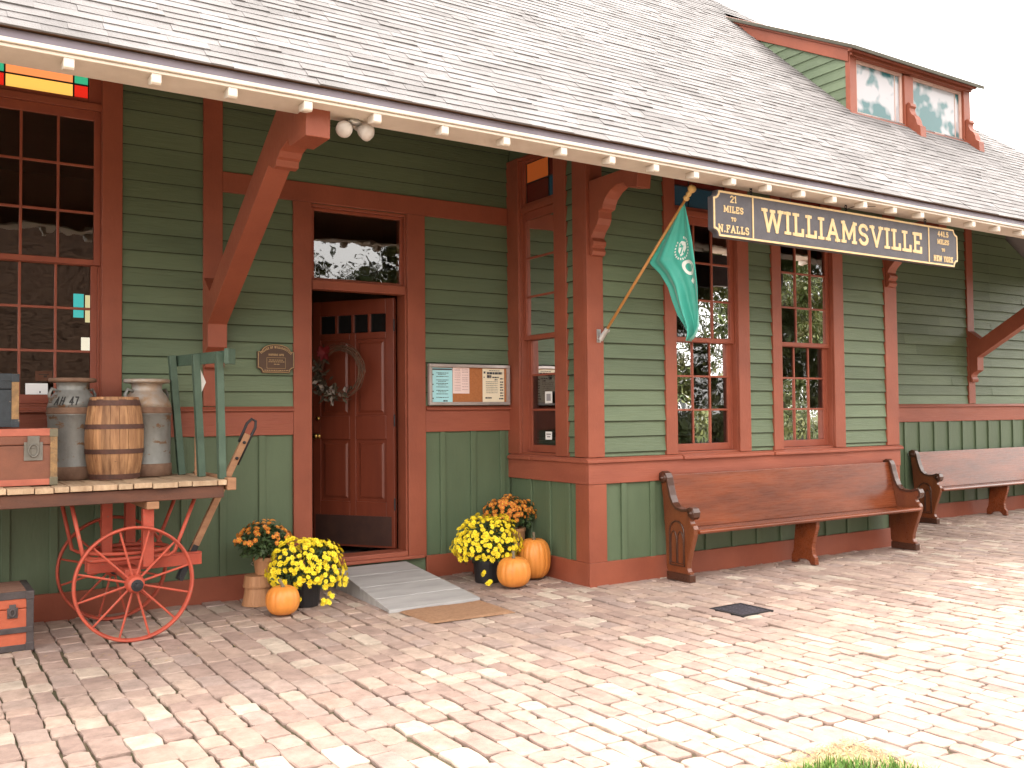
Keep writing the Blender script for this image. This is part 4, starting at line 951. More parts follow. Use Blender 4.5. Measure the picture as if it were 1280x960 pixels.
for t_ in (-.2, -.07): mb.tube([h1 + hd * t_ + Vector((0, -.034, 0)), h1 + hd * t_ + Vector((0, .034, 0))], .012, 8)
mb.build('handle', BLACKM, CT, smooth=True)
# end rack of three green stakes
ER = bpy.data.objects.new('end_rack', None); C.objects.link(ER); ER.parent = CT; ER.location = (1.3, 0, 1.05); ORG[ER.name] = (1.8, -.66, 1.05)
for (a, b) in (((1.755, -.30, DZ + .001), (1.68, -.30, 1.965)), ((1.815, -.65, DZ + .001), (1.77, -.65, 1.955)), ((1.868, -1.0, DZ + .001), (1.845, -1.0, 1.95))):
    mb = MB(); mb.obox(a, b, .05, .062, (0, 1, 0)); mb.build('stake', GREENC, ER, bevel=.004)
mb = MB(); mb.obox((1.715, -.22, 1.925), (1.893, -1.10, 1.922), .022, .085); mb.obox((1.885, -1.075, 1.92), (1.91, -1.10, 1.92), .10, .11); mb.build('top_rail', GREENC, ER, bevel=.004)
PC = thing('white_placard', 'small white diamond placard half hidden behind the middle green stake', 'sign', (1.82, -.52, 1.06))
mb = MB(); mb.prism([(1.832, 1.865), (1.878, 1.755), (1.832, 1.645), (1.786, 1.755)], -.53, -.52, lambda a, p, q: (p, a, q)); mb.build('face', flat('placard_white', (.75, .75, .72), .6), PC)
mb = MB(); mb.box(1.800, 1.816, -.519, -.505, 1.058, 1.80); mb.build('stick', OAKW, PC)

# things on the deck
BR = thing('barrel', 'small oak barrel with brown iron hoops standing on the cart deck', 'barrel', (1.235, -.52, DZ + .004))
STAVE = mat('oak_stave', (.50, .27, .13), (.20, .09, .042), rough=.65, scale=9, stretch=(3.5, 3.5, .35), bump=.3, bscale=30, bstretch=(3, 3, .4), island=.28, chips=(.12, .06, .035), chip_at=.66, chip_scale=7)
HOOP = mat('rust_hoop', (.13, .06, .045), (.085, .045, .036), rough=.7, scale=14, bump=.2, metal=.2)
bh, br = .585, .197
rad = lambda z: br - .036 * ((z - bh / 2) / (bh / 2)) ** 2
nst = 20; mb = MB()
for s in range(nst):
    a0, a1 = 2 * PI * s / nst + .006, 2 * PI * (s + 1) / nst - .006; vs = []; nn = 9
    off = rr.uniform(-.0015, .0025)
    for i in range(nn):
        z = bh * i / (nn - 1); r = rad(z) + off
        for a in (a0, (a0 + a1) / 2, a1): vs.append((r * math.cos(a), r * math.sin(a), z))
        for a in (a1, a0): vs.append(((r - .02) * math.cos(a), (r - .02) * math.sin(a), z))
    mb.add(vs, [(i * 5 + j, i * 5 + (j + 1) % 5, (i + 1) * 5 + (j + 1) % 5, (i + 1) * 5 + j) for i in range(nn - 1) for j in range(5)] + [(4, 3, 2, 1, 0), tuple(range((nn - 1) * 5, nn * 5))])
mb.build('staves', STAVE, BR, loc=Z0)
mb = MB(); mb.lathe([(.001, bh - .035), (rad(bh) - .018, bh - .035), (rad(bh) - .018, bh - .05), (.001, bh - .05)], 24); mb.lathe([(.001, .02), (rad(0) - .018, .02), (rad(0) - .018, .035), (.001, .035)], 24); mb.build('head', STAVE, BR, loc=Z0)
for z, w_ in ((.022, .036), (.20, .033), (.375, .033), (.545, .044)):
    mb = MB(); r0, r1 = rad(z - w_ / 2), rad(z + w_ / 2)
    if z > .53: r1 = rad(bh)
    z0, z1 = z - w_ / 2, min(z + w_ / 2, bh - .004)
    mb.lathe([(r0 - .004, z0), (r0 + .005, z0), (r1 + .005, z1), (r1 - .004, z1)], 40); mb.build('hoop', HOOP, BR, smooth=False, loc=(0, 0, 0))

ZINC = mat('tinned_steel_worn', (.32, .325, .31), (.17, .17, .16), rough=.5, scale=5, stretch=(1, 1, .6), bump=.2, metal=.35, chips=(.20, .11, .06), chip_at=.57, chip_scale=6)
RUST = mat('rusty_band', (.25, .15, .1), (.16, .09, .06), rough=.75, scale=12, bump=.3, metal=.15)
ZINCR = mat('tinned_steel_rust_top', (.40, .38, .36), (.34, .2, .1), rough=.5, scale=9, bump=.2, metal=.3, chips=(.4, .38, .36), chip_at=.6, chip_scale=7)
def milk_can(label, x, y, h, r, txt, top):
    o = thing('milk_can', label, 'milk can', (x, y, DZ + .004), group='milk cans on the cart')
    k = h / .70
    def Pz(a): return [(rr_, z * k) for rr_, z in a]
    mb = MB(); mb.lathe(Pz([(r * .97, 0.0), (r, .012), (r, .09), (r * .985, .095), (r * .985, .40), (r, .405), (r, .44), (r * 1.03, .445), (r * 1.03, .452)]), 36); mb.build('body', ZINC, o, smooth=True, loc=Z0)
    mb = MB(); mb.lathe(Pz([(r * 1.0, .0), (r * 1.035, .004), (r * 1.035, .085), (r * 1.0, .09)]), 36); mb.build('base_band', RUST, o, loc=Z0, smooth=True)
    mb = MB(); mb.lathe(Pz([(r * 1.0, .448), (r * 1.045, .452), (r * 1.05, .463), (r * 1.02, .475), (r * 1.045, .49), (r * 1.0, .5)]), 36); mb.build('shoulder_band', RUST, o, loc=Z0, smooth=True)
    mb = MB(); mb.lathe(Pz([(r * 1.02, .495), (r * .97, .53), (r * .80, .585), (r * .66, .61), (r * .62, .625), (r * .63, .66), (r * .70, .672)]), 36); mb.build('shoulder', ZINC if txt else top, o, smooth=True, loc=Z0)
    mb = MB(); mb.lathe(Pz([(r * .70, .668), (r * .93, .672), (r * .96, .68), (r * .96, .695), (r * .92, .70), (r * .5, .695), (r * .45, .675), (.001, .672)]), 36); mb.build('lid', RUST if txt else top, o, smooth=True, loc=Z0)
    for sg in (-1, 1):
        mb = MB(); mb.tube([(sg * r * .70, 0, .61 * k), (sg * r * .95, 0, .625 * k), (sg * r * 1.08, 0, .59 * k), (sg * r * 1.02, 0, .53 * k)], .011, 8); e = mb.build('handle', ZINC, o, smooth=True, loc=Z0); e.rotation_euler = (0, 0, math.radians(25))
    if txt:
        mb = MB()
        def mC(u, v, d):
            t = min(max(v / .075, 0), 1); rr_ = r * (1.02 - .20 * t ** 1.4) + .002 + d * .4; a = -PI / 2 - .42 + u / r
            return (rr_ * math.cos(a), rr_ * math.sin(a), (.505 + .072 * t) * k)
        lettering(mb, txt, .062, .14, mC, 0, .006, width=.17, serif=False, slant=.15, gap=.25); mb.build('lettering', flat('paint_black', (.02, .02, .02), .6), o, loc=Z0)
    return o
milk_can('grey milk can painted AH 47, behind and left of the barrel', .985, -.32, .725, .165, 'AH 47', ZINC)
milk_can('rusty topped silver milk can behind and right of the barrel', 1.50, -.30, .725, .172, None, ZINCR)

def trunk(name, label, loc, sx, sy_, sz, body, trim, cap_, rz=0, group='old trunks and cases', lat=.0, bands=(.5,), toptrim=None, topm=None, ls=1.0, lm=None):
    """box centred at x, y on loc; sx wide, sy deep, sz tall"""
    o = thing(name, label, 'luggage', loc, rz, group); x0, x1, y0, y1 = -sx / 2, sx / 2, -sy_ / 2, sy_ / 2
    zl = sz * .72
    mb = MB(); mb.box(x0, x1, y0, y1, .0, zl - .002); mb.build('body', body, o, bevel=.006, loc=Z0)
    mb = MB(); mb.box(x0, x1, y0, y1, zl + .001, sz); mb.build('lid', body, o, bevel=.008, loc=Z0)
    mb = MB(); e = .006; t = .042
    for z0, z1 in ((0.0, t), (zl - t * .5, zl - .003), (zl + .003, zl + t * .5), (sz - t, sz)):
        pass
    tr = toptrim or trim
    mb = MB(); mb.box(x0 - e, x1 + e, y0 - e, y0 + .004, 0.002, t); mb.box(x0 - e, x1 + e, y0 - e, y0 + .004, sz - t, sz + e); mb.build('edge_strip', tr, o, bevel=.003, loc=Z0)
    ns_ = 5
    for k in range(ns_):
        ya = y0 + .006 + (sy_ - .008) * k / ns_; mb = MB(); mb.box(x0 + .03, x1 - .03, ya + .002, ya + (sy_ - .008) / ns_ - .002, sz + .0005, sz + e * .8); mb.build('lid_slat', topm or tr, o, bevel=.003, loc=Z0)
    for xx in (x0 - e - .001, x1 - t + e):
        mb = MB(); mb.box(xx, xx + t + .001, y0 - e - .002, y0 + .02, .045, sz - .045); mb.box(xx, xx + t + .001, y0 - .004, y1, sz + .001, sz + e + .001)
        mb.build('corner_strip', trim, o, bevel=.003, loc=Z0)
    for xx, zz in [(a_, b_) for a_ in (x0 - e - .004, x1 - t + e - .004) for b_ in (-.001, sz - .05)]:
        mb = MB(); mb.box(xx, xx + t + .008, y0 - e - .005, y0 + .03, zz, zz + .055)
        mb.build('corner_cap', cap_, o, bevel=.005, loc=Z0)
    for f in bands:
        mb = MB(); mb.box(x0 - .004, x1 + .004, y0 - .011, y0 + .003, sz * f - .018, sz * f + .018); mb.build('band', trim, o, bevel=.003, loc=Z0)
    mb = MB(); mb.box(lat - .055 * ls, lat + .055 * ls, y0 - .010, y0 - .002, zl - .10 * ls, zl + .02 * ls); mb.box(lat - .035 * ls, lat + .035 * ls, y0 - .014, y0 - .009, zl - .02 * ls, zl + .06 * ls)
    mb.tube([(lat + .028 * ls * math.cos(a), y0 - .018, zl - .035 * ls + .04 * ls * math.sin(a)) for a in [2 * PI * i / 14 for i in range(15)]], .006, 6, cap=False)
    mb.build('latch', lm or STEELD, o, bevel=.002, loc=Z0)
    return o
STEELD = mat('dull_latch_metal', (.22, .21, .19), (.13, .12, .1), rough=.5, metal=.5, bump=.2)
ORG_ = mat('orange_red_canvas', (.45, .105, .05), (.34, .08, .04), rough=.7, scale=8, bump=.3, chips=(.3, .16, .1), chip_at=.7)
BRNF = mat('brown_fibre', (.21, .078, .045), (.15, .058, .036), rough=.6, scale=6, bump=.2, bscale=90, chips=(.35, .18, .1), chip_at=.74)
CORAL = mat('coral_strip', (.45, .135, .085), (.35, .10, .065), rough=.6, scale=9, chips=(.3, .12, .07), chip_at=.7)
DGREY = mat('trunk_dark_metal', (.10, .085, .085), (.06, .05, .05), rough=.55, metal=.4, scale=10, bump=.25, chips=(.22, .17, .14), chip_at=.68)
TANW = mat('tan_worn_edge', (.36, .21, .09), (.14, .09, .05), rough=.75, scale=16, bump=.4, chips=(.1, .08, .07), chip_at=.6)
BLUEB = mat('blue_black_canvas', (.04, .05, .06), (.025, .03, .035), rough=.7, scale=9, bump=.4, chips=(.42, .3, .2), chip_at=.62, chip_scale=9)
OLIVE = mat('olive_cap', (.17, .15, .1), rough=.6, metal=.2)
trunk('suitcase', 'brown fibre suitcase with coral strips lying on the cart deck', (.435, -.70, DZ + .005), .75, .42, .365, BRNF, TANW, OLIVE, toptrim=CORAL, lat=.24, bands=())
trunk('travel_box', 'worn blue black travel box on top of the brown suitcase', (.27, -.66, DZ + .385), .64, .34, .345, BLUEB, TANW, BLUEB, lat=-.1, bands=(), toptrim=BLUEB, ls=.8)
tk = trunk('luggage_chest', 'orange red steamer trunk with dark metal edges standing on the ground', (.20, -.70, .004), .95, .46, .375, ORG_, DGREY, DGREY, lat=.36, bands=(.36,), toptrim=DGREY, topm=mat('trunk_lid_slats', (.24, .13, .09), (.15, .075, .055), rough=.7, scale=8, stretch=(.5, 4, 4), bump=.3), ls=.55, lm=DGREY)

# ------------------------------------------------------------------ pumpkins
PUMP = mat('pumpkin_skin', (.72, .275, .055), (.62, .215, .04), rough=.4, scale=5, stretch=(1, 1, .5), bump=.12, bscale=50, chips=(.66, .3, .1), chip_at=.74)
STEM = mat('pumpkin_stem', (.2, .16, .1), (.13, .1, .06), rough=.8, scale=12, bump=.3)
def pumpkin(label, x, y, w_, h, ribs, lean, seed, red=0):
    o = thing('pumpkin', label, 'pumpkin', (x, y, .004), seed, 'pumpkins by the door'); r = w_ / 2
    prof = []; n = 22
    for i in range(n + 1):
        t = PI * i / n; p_ = .8
        rr_ = r * (math.sin(t) ** p_) if 0 < i < n else .0
        z = h / 2 - h / 2 * (abs(math.cos(t)) ** .85) * (1 if math.cos(t) > 0 else -1)
        z += -h * .09 * math.exp(-(rr_ / (r * .3)) ** 2) * (1 if i > n / 2 else -1)
        prof.append((max(rr_, .0005), z))
    mb = MB(); mb.lathe(prof, 8 * ribs, Z0, 'z', lambda t, z: 1 - .035 * abs(math.cos(ribs * t / 2 + .3)) ** 6 + .012 * math.sin(3 * t + seed)); mb.build('fruit', PUMP, o, smooth=True, loc=Z0)
    mb = MB(); mb.tube([(0, 0, h * .90), (0, 0, h * .96), (lean * .4, 0, h + .012), (lean, .005, h + .045)], [.024, .015, .012, .014], 7); mb.build('stem', STEM, o, smooth=True, loc=Z0)
    return o
pumpkin('small round pumpkin with a leaning stem, left of the stone ramp', 2.36, -.86, .25, .225, 14, -.03, .3)
pumpkin('squat round pumpkin in front of the tall one, right of the ramp', 4.375, -.93, .295, .265, 15, .008, 1.1)
pumpkin('tall oblong pumpkin standing against the bay side', 4.745, -.70, .30, .375, 16, .004, 2.2)

# ------------------------------------------------------------------ potted mums and baskets
LEAF = mat('mum_leaf', (.05, .085, .025), (.03, .055, .018), rough=.6, scale=14, bump=0, island=.35)
YEL = mat('mum_yellow_petal', (.90, .74, .035), (.86, .66, .02), rough=.6, scale=10, bump=0, island=.12)
ORN = mat('mum_orange_petal', (.74, .27, .035), (.60, .17, .025), rough=.6, scale=14, bump=0, island=.3)
EYE = mat('mum_eye', (.8, .5, .06), rough=.7, bump=0)
YEYE = mat('mum_yellow_eye', (.85, .58, .012), rough=.7, bump=0)
POTB = mat('black_nursery_pot', (.022, .02, .022), rough=.45, bump=.05)
BASK = mat('splint_basket', (.50, .26, .13), (.38, .18, .085), rough=.65, scale=6, stretch=(6, 6, .4), bump=.3, bscale=20, bstretch=(6, 6, .3))
def flower(mb, c, d, r, np_=11):
    d = Vector(d).normalized(); a = d.cross(Vector((.3, .2, 1))).normalized(); b = d.cross(a); c = Vector(c); ph = R.uniform(0, 6)
    mb.cur = 0
    for ly, (rs, lift, k) in enumerate(((1, .10, np_), (.72, .42, np_ - 2))):
        for i in range(k):
            t = ph + ly * .3 + 2 * PI * i / k + R.uniform(-.08, .08); h = PI / k * .85; rr_ = r * rs * R.uniform(.88, 1.08)
            pt = lambda q, ang, l: c + (a * math.cos(ang) + b * math.sin(ang)) * q + d * l
            mb.add([pt(r * .12, t, .002 * ly), pt(rr_ * .7, t - h, r * lift * .7), pt(rr_, t - h * .3, r * lift * .8), pt(rr_, t + h * .3, r * lift * .8), pt(rr_ * .7, t + h, r * lift * .7)], [(0, 1, 2, 3, 4)])
    mb.cur = 1
    vs = [c + d * r * .36] + [c + (a * math.cos(2 * PI * i / 7) + b * math.sin(2 * PI * i / 7)) * r * .26 + d * r * .22 for i in range(7)]
    mb.add(vs, [(0, i + 1, (i + 1) % 7 + 1) for i in range(7)]); mb.cur = 0
def mum(label, loc, cz, rx, ry, rz_, nfl, fr, petal, eye, pot, seed, low=-.35, topbias=0, leaves=900, trail=None):
    o = thing('potted_mum', label, 'flowers', loc, 0, 'potted chrysanthemums by the door'); rr = random.Random(seed)
    pot(o)
    mb = MB()
    def shell(k0, k1, zmin=-.6):
        while True:
            v = Vector((rr.gauss(0, 1), rr.gauss(0, 1), rr.gauss(0, 1))).normalized()
            if v.z > zmin: break
        k = rr.uniform(k0, k1); bumpy = 1 + .10 * math.sin(v.x * 5 + seed) * math.cos(v.y * 4 + seed * 2) + .06 * math.sin(v.z * 7 + seed)
        return Vector((v.x * rx, v.y * ry, v.z * rz_)) * k * bumpy + Vector((0, 0, cz)), v
    for i in range(leaves):
        p, v = shell(.45, .97); d = (v * .7 + Vector((rr.gauss(0, .6), rr.gauss(0, .6), rr.gauss(-.1, .6))))
        leaf(mb, p, d, v + Vector((rr.gauss(0, .3), rr.gauss(0, .3), .2)), rr.uniform(.03, .055), rr.uniform(.016, .028))
    mb.build('foliage', LEAF, o, loc=Z0, recalc=False)
    mb = MB()
    for i in range(26):
        p, v = shell(.8, .95); mb.tube([(rr.gauss(0, .02), rr.gauss(0, .02), cz - rz_ * .75), (p.x * .5, p.y * .5, cz - rz_ * .2), tuple(p)], .0028, 4)
    mb.build('stems', LEAF, o, loc=Z0)
    mb = MB(); placed = []; tries = 0
    while len(placed) < nfl and tries < 20000:
        tries += 1; p, v = shell(.93, 1.06, low)
        if topbias and rr.random() > .25 + topbias * max(0, v.z): continue
        if any((p - q_).length < fr * 1.12 for q_ in placed): continue
        placed.append(p); flower(mb, p + v * .012, v + Vector((rr.gauss(0, .25), rr.gauss(0, .25) - .15, rr.gauss(.1, .25))), fr * rr.uniform(.62, 1.15))
    for p in (trail or []): 
        for k in range(2): flower(mb, (p[0] + rr.gauss(0, .014), p[1] + rr.gauss(0, .014), p[2] + rr.gauss(0, .014)), (rr.gauss(0, .5), -1, rr.gauss(.2, .4)), fr * rr.uniform(.7, 1))
    e = mb.build('blossoms', [petal, eye], o, loc=Z0, recalc=False); e['kind'] = 'stuff'
    return o
def pot_plain(r0, r1, h, z=0, m=POTB):
    def f(o):
        mb = MB(); mb.lathe([(r0, z), (r1, z + h), (r1 * 1.06, z + h), (r1 * 1.06, z + h - .025), (r1 * 1.0, z + h - .03)][:2] + [(r1 * 1.07, z + h - .03), (r1 * 1.07, z + h), (r1 * .95, z + h), (r1 * .93, z + h - .02), (.001, z + h - .022)], 28); mb.build('pot', m, o, smooth=False, loc=Z0, bevel=.003)
    return f
def splint(mb, r0, r1, z0, z1, n=22):
    for i in range(n):
        a0, a1 = 2 * PI * i / n + .006, 2 * PI * (i + 1) / n - .006; t = .004
        am = (a0 + a1) / 2
        vs = []
        for r, z in ((r0, z0), (r1, z1)):
            for a in (a0, am, a1): vs.append((r * math.cos(a), r * math.sin(a), z))
            for a in (a1, am, a0): vs.append(((r - t) * math.cos(a), (r - t) * math.sin(a), z))
        mb.add(vs, [(i2, (i2 + 1) % 6, 6 + (i2 + 1) % 6, 6 + i2) for i2 in range(6)] + [(5, 4, 3, 2, 1, 0), (6, 7, 8, 9, 10, 11)])
def pot_basket(r0, r1, h, z=0):
    def f(o):
        mb = MB(); splint(mb, r0, r1, z, z + h); mb.lathe([(.001, z + .004), (r0 - .004, z + .004), (r1 - .006, z + h - .02), (.001, z + h - .015)], 20); b = mb.build('basket', BASK, o, loc=Z0)
        mb = MB(); mb.lathe([(r1 - .004, z + h - .026), (r1 + .005, z + h - .026), (r1 + .006, z + h + .002), (r1 - .004, z + h + .002)], 28); mb.build('hoop', BASK, b, loc=Z0)
        mb = MB(); mb.tube([(-r1 - .004, 0, z + h - .03), (-r1 - .02, -.0, z + h - .045), (-r1 - .002, 0, z + h - .06)], .004, 6); mb.build('basket_handle', STEEL, b, loc=Z0)
    return f
mum('bright yellow mum in a black pot beside the left edge of the ramp', (2.63, -.60, .003), .285, .285, .26, .225, 300, .0265, YEL, YEYE, pot_plain(.105, .125, .2), 3, -.45, 0, 800, [(.06, -.22, .07), (.10, -.23, .04), (.13, -.22, .10), (.30, -.1, .17), (.27, -.14, .15), (-.15, -.2, .1)])
mum('bright yellow mum in a dark pot behind the squat pumpkin', (4.335, -.56, .003), .325, .30, .27, .235, 340, .0265, YEL, YEYE, pot_plain(.11, .13, .2), 8, -.4, 0, 800, [(-.16, -.22, .12), (-.12, -.24, .05), (.06, -.22, .09), (.07, -.23, .04), (.16, -.2, .12)])
ORB = thing('bushel_basket', 'upturned splint basket with a lid under the small orange mum', 'basket', (2.335, -.34, .003))
mb = MB(); splint(mb, .122, .098, 0, .155); mb.build('basket', BASK, ORB, loc=Z0)
mb = MB(); splint(mb, .113, .103, .156, .232); mb.lathe([(.001, .226), (.100, .226), (.100, .231), (.001, .231)], 24); mb.build('lid', BASK, ORB, loc=Z0)
mb = MB(); mb.lathe([(.098, .142), (.116, .142), (.118, .156), (.1, .156)], 28); mb.lathe([(.118, .0), (.126, .0), (.125, .014), (.117, .014)], 28); mb.build('hoop', BASK, ORB, loc=Z0)
mum('small orange mum in a splint basket on the upturned basket', (2.385, -.35, .237), .245, .215, .19, .15, 75, .025, ORN, EYE, pot_basket(.07, .088, .135), 13, .05, .8, 1300)
mum('large orange mum in the bay corner behind the yellow mum', (4.745, -.29, .003), .535, .245, .20, .165, 150, .026, ORN, EYE, pot_basket(.12, .15, .42), 17, -.15, .5, 1300)

# ------------------------------------------------------------------ ramp, mat, drain
RP = thing('entry_ramp', 'grey plank ramp sloping down from the door sill to the paving', 'ramp', (3.45, -.6, 0))
SLT_ = mat('weathered_grey_plank', (.40, .385, .38), (.30, .29, .285), rough=.7, scale=4, stretch=(.5, 3, 1), bump=.35, bscale=30, bstretch=(.4, 5, 1), island=.1, chips=(.42, .36, .3), chip_at=.73)
tl, tr_, bl, br_ = Vector((3.10, -.065, .175)), Vector((3.775, -.065, .175)), Vector((3.05, -1.25, .022)), Vector((3.865, -1.225, .022))
cuts = (0, .235, .5, .76, 1.0)
for a, b in zip(cuts, cuts[1:]):
    mb = MB(); g_ = .004
    p = [tl.lerp(bl, a + g_), tr_.lerp(br_, a + g_), tr_.lerp(br_, b - g_), tl.lerp(bl, b - g_)]
    dn = Vector((0, -.003, -.026)); mb.add([tuple(q_) for q_ in p] + [tuple(q_ + dn) for q_ in p], [(0, 1, 2, 3), (7, 6, 5, 4), (0, 4, 5, 1), (1, 5, 6, 2), (2, 6, 7, 3), (3, 7, 4, 0)]); mb.build('plank', SLT_, RP, bevel=.003)
for x, xb in ((3.115, 3.075), (3.745, 3.83)):
    mb = MB(); A = [(x, -.075, .145), (x, -.075, .0), (xb, -1.18, .0), (xb, -1.18, .004)]
    mb.add([(p_[0] - .015, p_[1], p_[2]) for p_ in A] + [(p_[0] + .015, p_[1], p_[2]) for p_ in A], [(0, 1, 2, 3), (7, 6, 5, 4), (0, 4, 5, 1), (1, 5, 6, 2), (2, 6, 7, 3), (3, 7, 4, 0)]); mb.build('side_board', SLT_, RP)
COIR = mat('coir_mat', (.42, .24, .14), (.31, .165, .09), rough=.95, scale=40, bump=1.0, bscale=260)
mb = MB(); n1, n2 = 26, 20; c00, c10, c01, c11 = Vector((3.12, -1.27, 0)), Vector((3.85, -1.25, 0)), Vector((3.14, -1.76, 0)), Vector((3.83, -1.80, 0)); rr = random.Random(2)
vs = []
for j in range(n2 + 1):
    for i in range(n1 + 1):
        u, v = i / n1, j / n2; p = c00.lerp(c10, u).lerp(c01.lerp(c11, u), v); ed = i in (0, n1) or j in (0, n2)
        vs.append((p.x + rr.uniform(-.003, .003), p.y + rr.uniform(-.003, .003), .004 if ed else .015 + rr.uniform(-.0015, .0015) + .003 * math.sin(u * 6 + v * 3)))
mb.add(vs, [(j * (n1 + 1) + i, j * (n1 + 1) + i + 1, (j + 1) * (n1 + 1) + i + 1, (j + 1) * (n1 + 1) + i) for j in range(n2) for i in range(n1)])
tag(mb.build('doormat', COIR, smooth=True), 'tan coir doormat lying at the foot of the ramp', 'doormat')
DR = thing('drain_cover', 'square dark iron drain cover set in the paving before the long bench', 'drain cover', (5.27, -2.70, 0))
mb = MB()
x0, x1, y0, y1 = 5.105, 5.44, -2.86, -2.53
for a in ((x0, x1, y0, y0 + .02), (x0, x1, y1 - .02, y1), (x0, x0 + .02, y0 + .02, y1 - .02), (x1 - .02, x1, y0 + .02, y1 - .02)): mb.box(a[0], a[1], a[2], a[3], -.02, .011)
mb.build('rim', BLACKM, DR)
mb = MB(); 
for i in range(9): mb.box(x0 + .021, x1 - .021, y0 + .024 + i * .0325, y0 + .044 + i * .0325, -.015, .009)
for i in range(3): mb.box(x0 + .06 + i * .1, x0 + .075 + i * .1, y0 + .02, y1 - .02, -.014, .0085)
mb.box(x0 + .02, x1 - .02, y0 + .02, y1 - .02, -.019, -.006)
mb.build('grate', mat('drain_iron', (.07, .065, .08), (.05, .045, .055), rough=.6, metal=.3), DR)

# ------------------------------------------------------------------ pews
PEW = mat('pew_mahogany_varnish', (.225, .054, .017), (.095, .022, .008), rough=.28, scale=3, stretch=(.35, 2, 2.2), bump=.12, bscale=20, bstretch=(.2, 4, 4), coat=.15, chips=(.3, .12, .06), chip_at=.76)
PEWL = mat('pew_end_oak', (.18, .052, .018), (.11, .028, .011), rough=.3, scale=4, stretch=(2, 2, .5), bump=.12, coat=.35)
PEWD = mat('pew_worn_edge', (.07, .025, .013), (.045, .017, .010), rough=.3, scale=5, bump=.1, coat=.3)
EP = [(.075, 0), (.075, .08), (.06, .085), (.05, .35), (.02, .72), (.0, .86), (-.012, .90), (.0, .935), (.03, .95), (.065, .935), (.085, .90), (.10, .83), (.125, .745), (.155, .68), (.20, .64), (.27, .625), (.33, .632), (.375, .65), (.41, .645), (.425, .615), (.42, .58), (.395, .56), (.375, .54), (.385, .515), (.41, .50), (.425, .47), (.42, .42), (.395, .35), (.36, .25), (.335, .17), (.33, .12), (.345, .09), (.365, .082), (.365, 0)]
def pew_end(mb, x0, x1):
    mb.prism([(-d, z) for d, z in EP], x0, x1, lambda a, p, q: (a, p, q))
LEN = 3.30
PW = thing('pew_bench', 'long varnished wooden pew standing below the two bay windows', 'bench', (5.735, -1.30, .004), 0, 'wooden pews along the wall')
def end_parts(o, x0, x1, face):
    mb = MB(); pew_end(mb, x0, x1); e = mb.build('end_panel', PEWL, o, bevel=.008, loc=Z0)
    # rolled cap following the arm and back
    mb = MB(); capl = EP[6:22]; n = len(capl)
    cx0, cx1 = x0 - .012, x1 + .012; vs = []
    for i, (d, z) in enumerate(capl):
        a = capl[max(i - 1, 0)]; b = capl[min(i + 1, n - 1)]; tx, tz = b[0] - a[0], b[1] - a[1]; l = math.hypot(tx, tz); nx_, nz_ = -tz / l, tx / l
        if (nx_ * .0 + nz_) < 0 and i < 3: pass
        for s in (.011, -.014):
            for xx in (cx0, cx1): vs.append((xx, -(d + nx_ * s), z + nz_ * s))
    fs = []
    for i in range(n - 1):
        q_ = i * 4; fs += [(q_, q_ + 1, q_ + 5, q_ + 4), (q_ + 2, q_ + 6, q_ + 7, q_ + 3), (q_, q_ + 4, q_ + 6, q_ + 2), (q_ + 1, q_ + 3, q_ + 7, q_ + 5)]
    fs += [(0, 2, 3, 1), ((n - 1) * 4, (n - 1) * 4 + 1, (n - 1) * 4 + 3, (n - 1) * 4 + 2)]
    mb.add(vs, fs); mb.build('arm_cap', PEWD, e, bevel=.004, loc=Z0)
    mb = MB(); mb.prism([(-.37, 0.0), (-.07, 0.0), (-.07, .07), (-.37, .07)], x0 - .010, x1 + .010, lambda a, p, q: (a, p, q)); mb.build('plinth', PEWD, e, bevel=.006, loc=Z0)
    for d, z, r in ((.035, .90, .045), (.395, .61, .042)):     # carved scrolls
        mb = MB(); vs = []
        for rr_, xx in ((r, x0 - .014), (r * .75, x0 - .024), (r * .35, x0 - .018), (r * .3, x0 - .03), (.002, x0 - .034)):
            for j in range(16): t = 2 * PI * j / 16; vs.append((xx, -(d + rr_ * math.cos(t)), z + rr_ * math.sin(t)))
        mb.add(vs, [(i * 16 + j, i * 16 + (j + 1) % 16, (i + 1) * 16 + (j + 1) % 16, (i + 1) * 16 + j) for i in range(4) for j in range(16)])
        if face < 0: mb.build('scroll', PEWD, e, smooth=True, loc=Z0)
    if face < 0:     # pointed twin-arch panel carved on the outer face
        mb = MB(); xx = x0 - .005
        def arch(c, hw, z0, zs, zp):
            L_ = [(c - hw, z0), (c - hw, zs)]; 
            for k in range(1, 6): t = k / 6; L_.append((c - hw * (1 - t ** 1.6), zs + (zp - zs) * math.sin(t * PI / 2)))
            L_.append((c, zp)); L_ += [(2 * c - p_[0], p_[1]) for p_ in reversed(L_[:-1])]; return L_
        for c, hw, z0, zs, zp in ((.205, .092, .135, .43, .525), (.162, .036, .155, .36, .435), (.248, .036, .155, .36, .435)):
            L_ = arch(c, hw, z0, zs, zp); L_.append(L_[0])
            mb.tube([(xx + (.003 if hw < .05 else 0), -p_[0], p_[1]) for p_ in L_], .0075 if hw > .05 else .006, 6, cap=False)
        mb.build('carved_arch', PEWD, e, smooth=True, loc=Z0)
end_parts(PW, 0, .052, -1); end_parts(PW, LEN - .052, LEN, 1)
mb = MB(); mb.prism([(-.13, .415), (-.43, .425), (-.445, .437), (-.445, .450), (-.43, .462), (-.13, .447)], .053, LEN - .053, lambda a, p, q: (a, p, q)); mb.build('seat', PEW, PW, bevel=.006, loc=Z0)
mb = MB(); mb.prism([(-.150, .448), (-.125, .448), (-.028, .905), (-.028, .925), (-.052, .925), (-.056, .905)], .053, LEN - .053, lambda a, p, q: (a, p, q)); mb.build('backrest', PEW, PW, bevel=.006, loc=Z0)
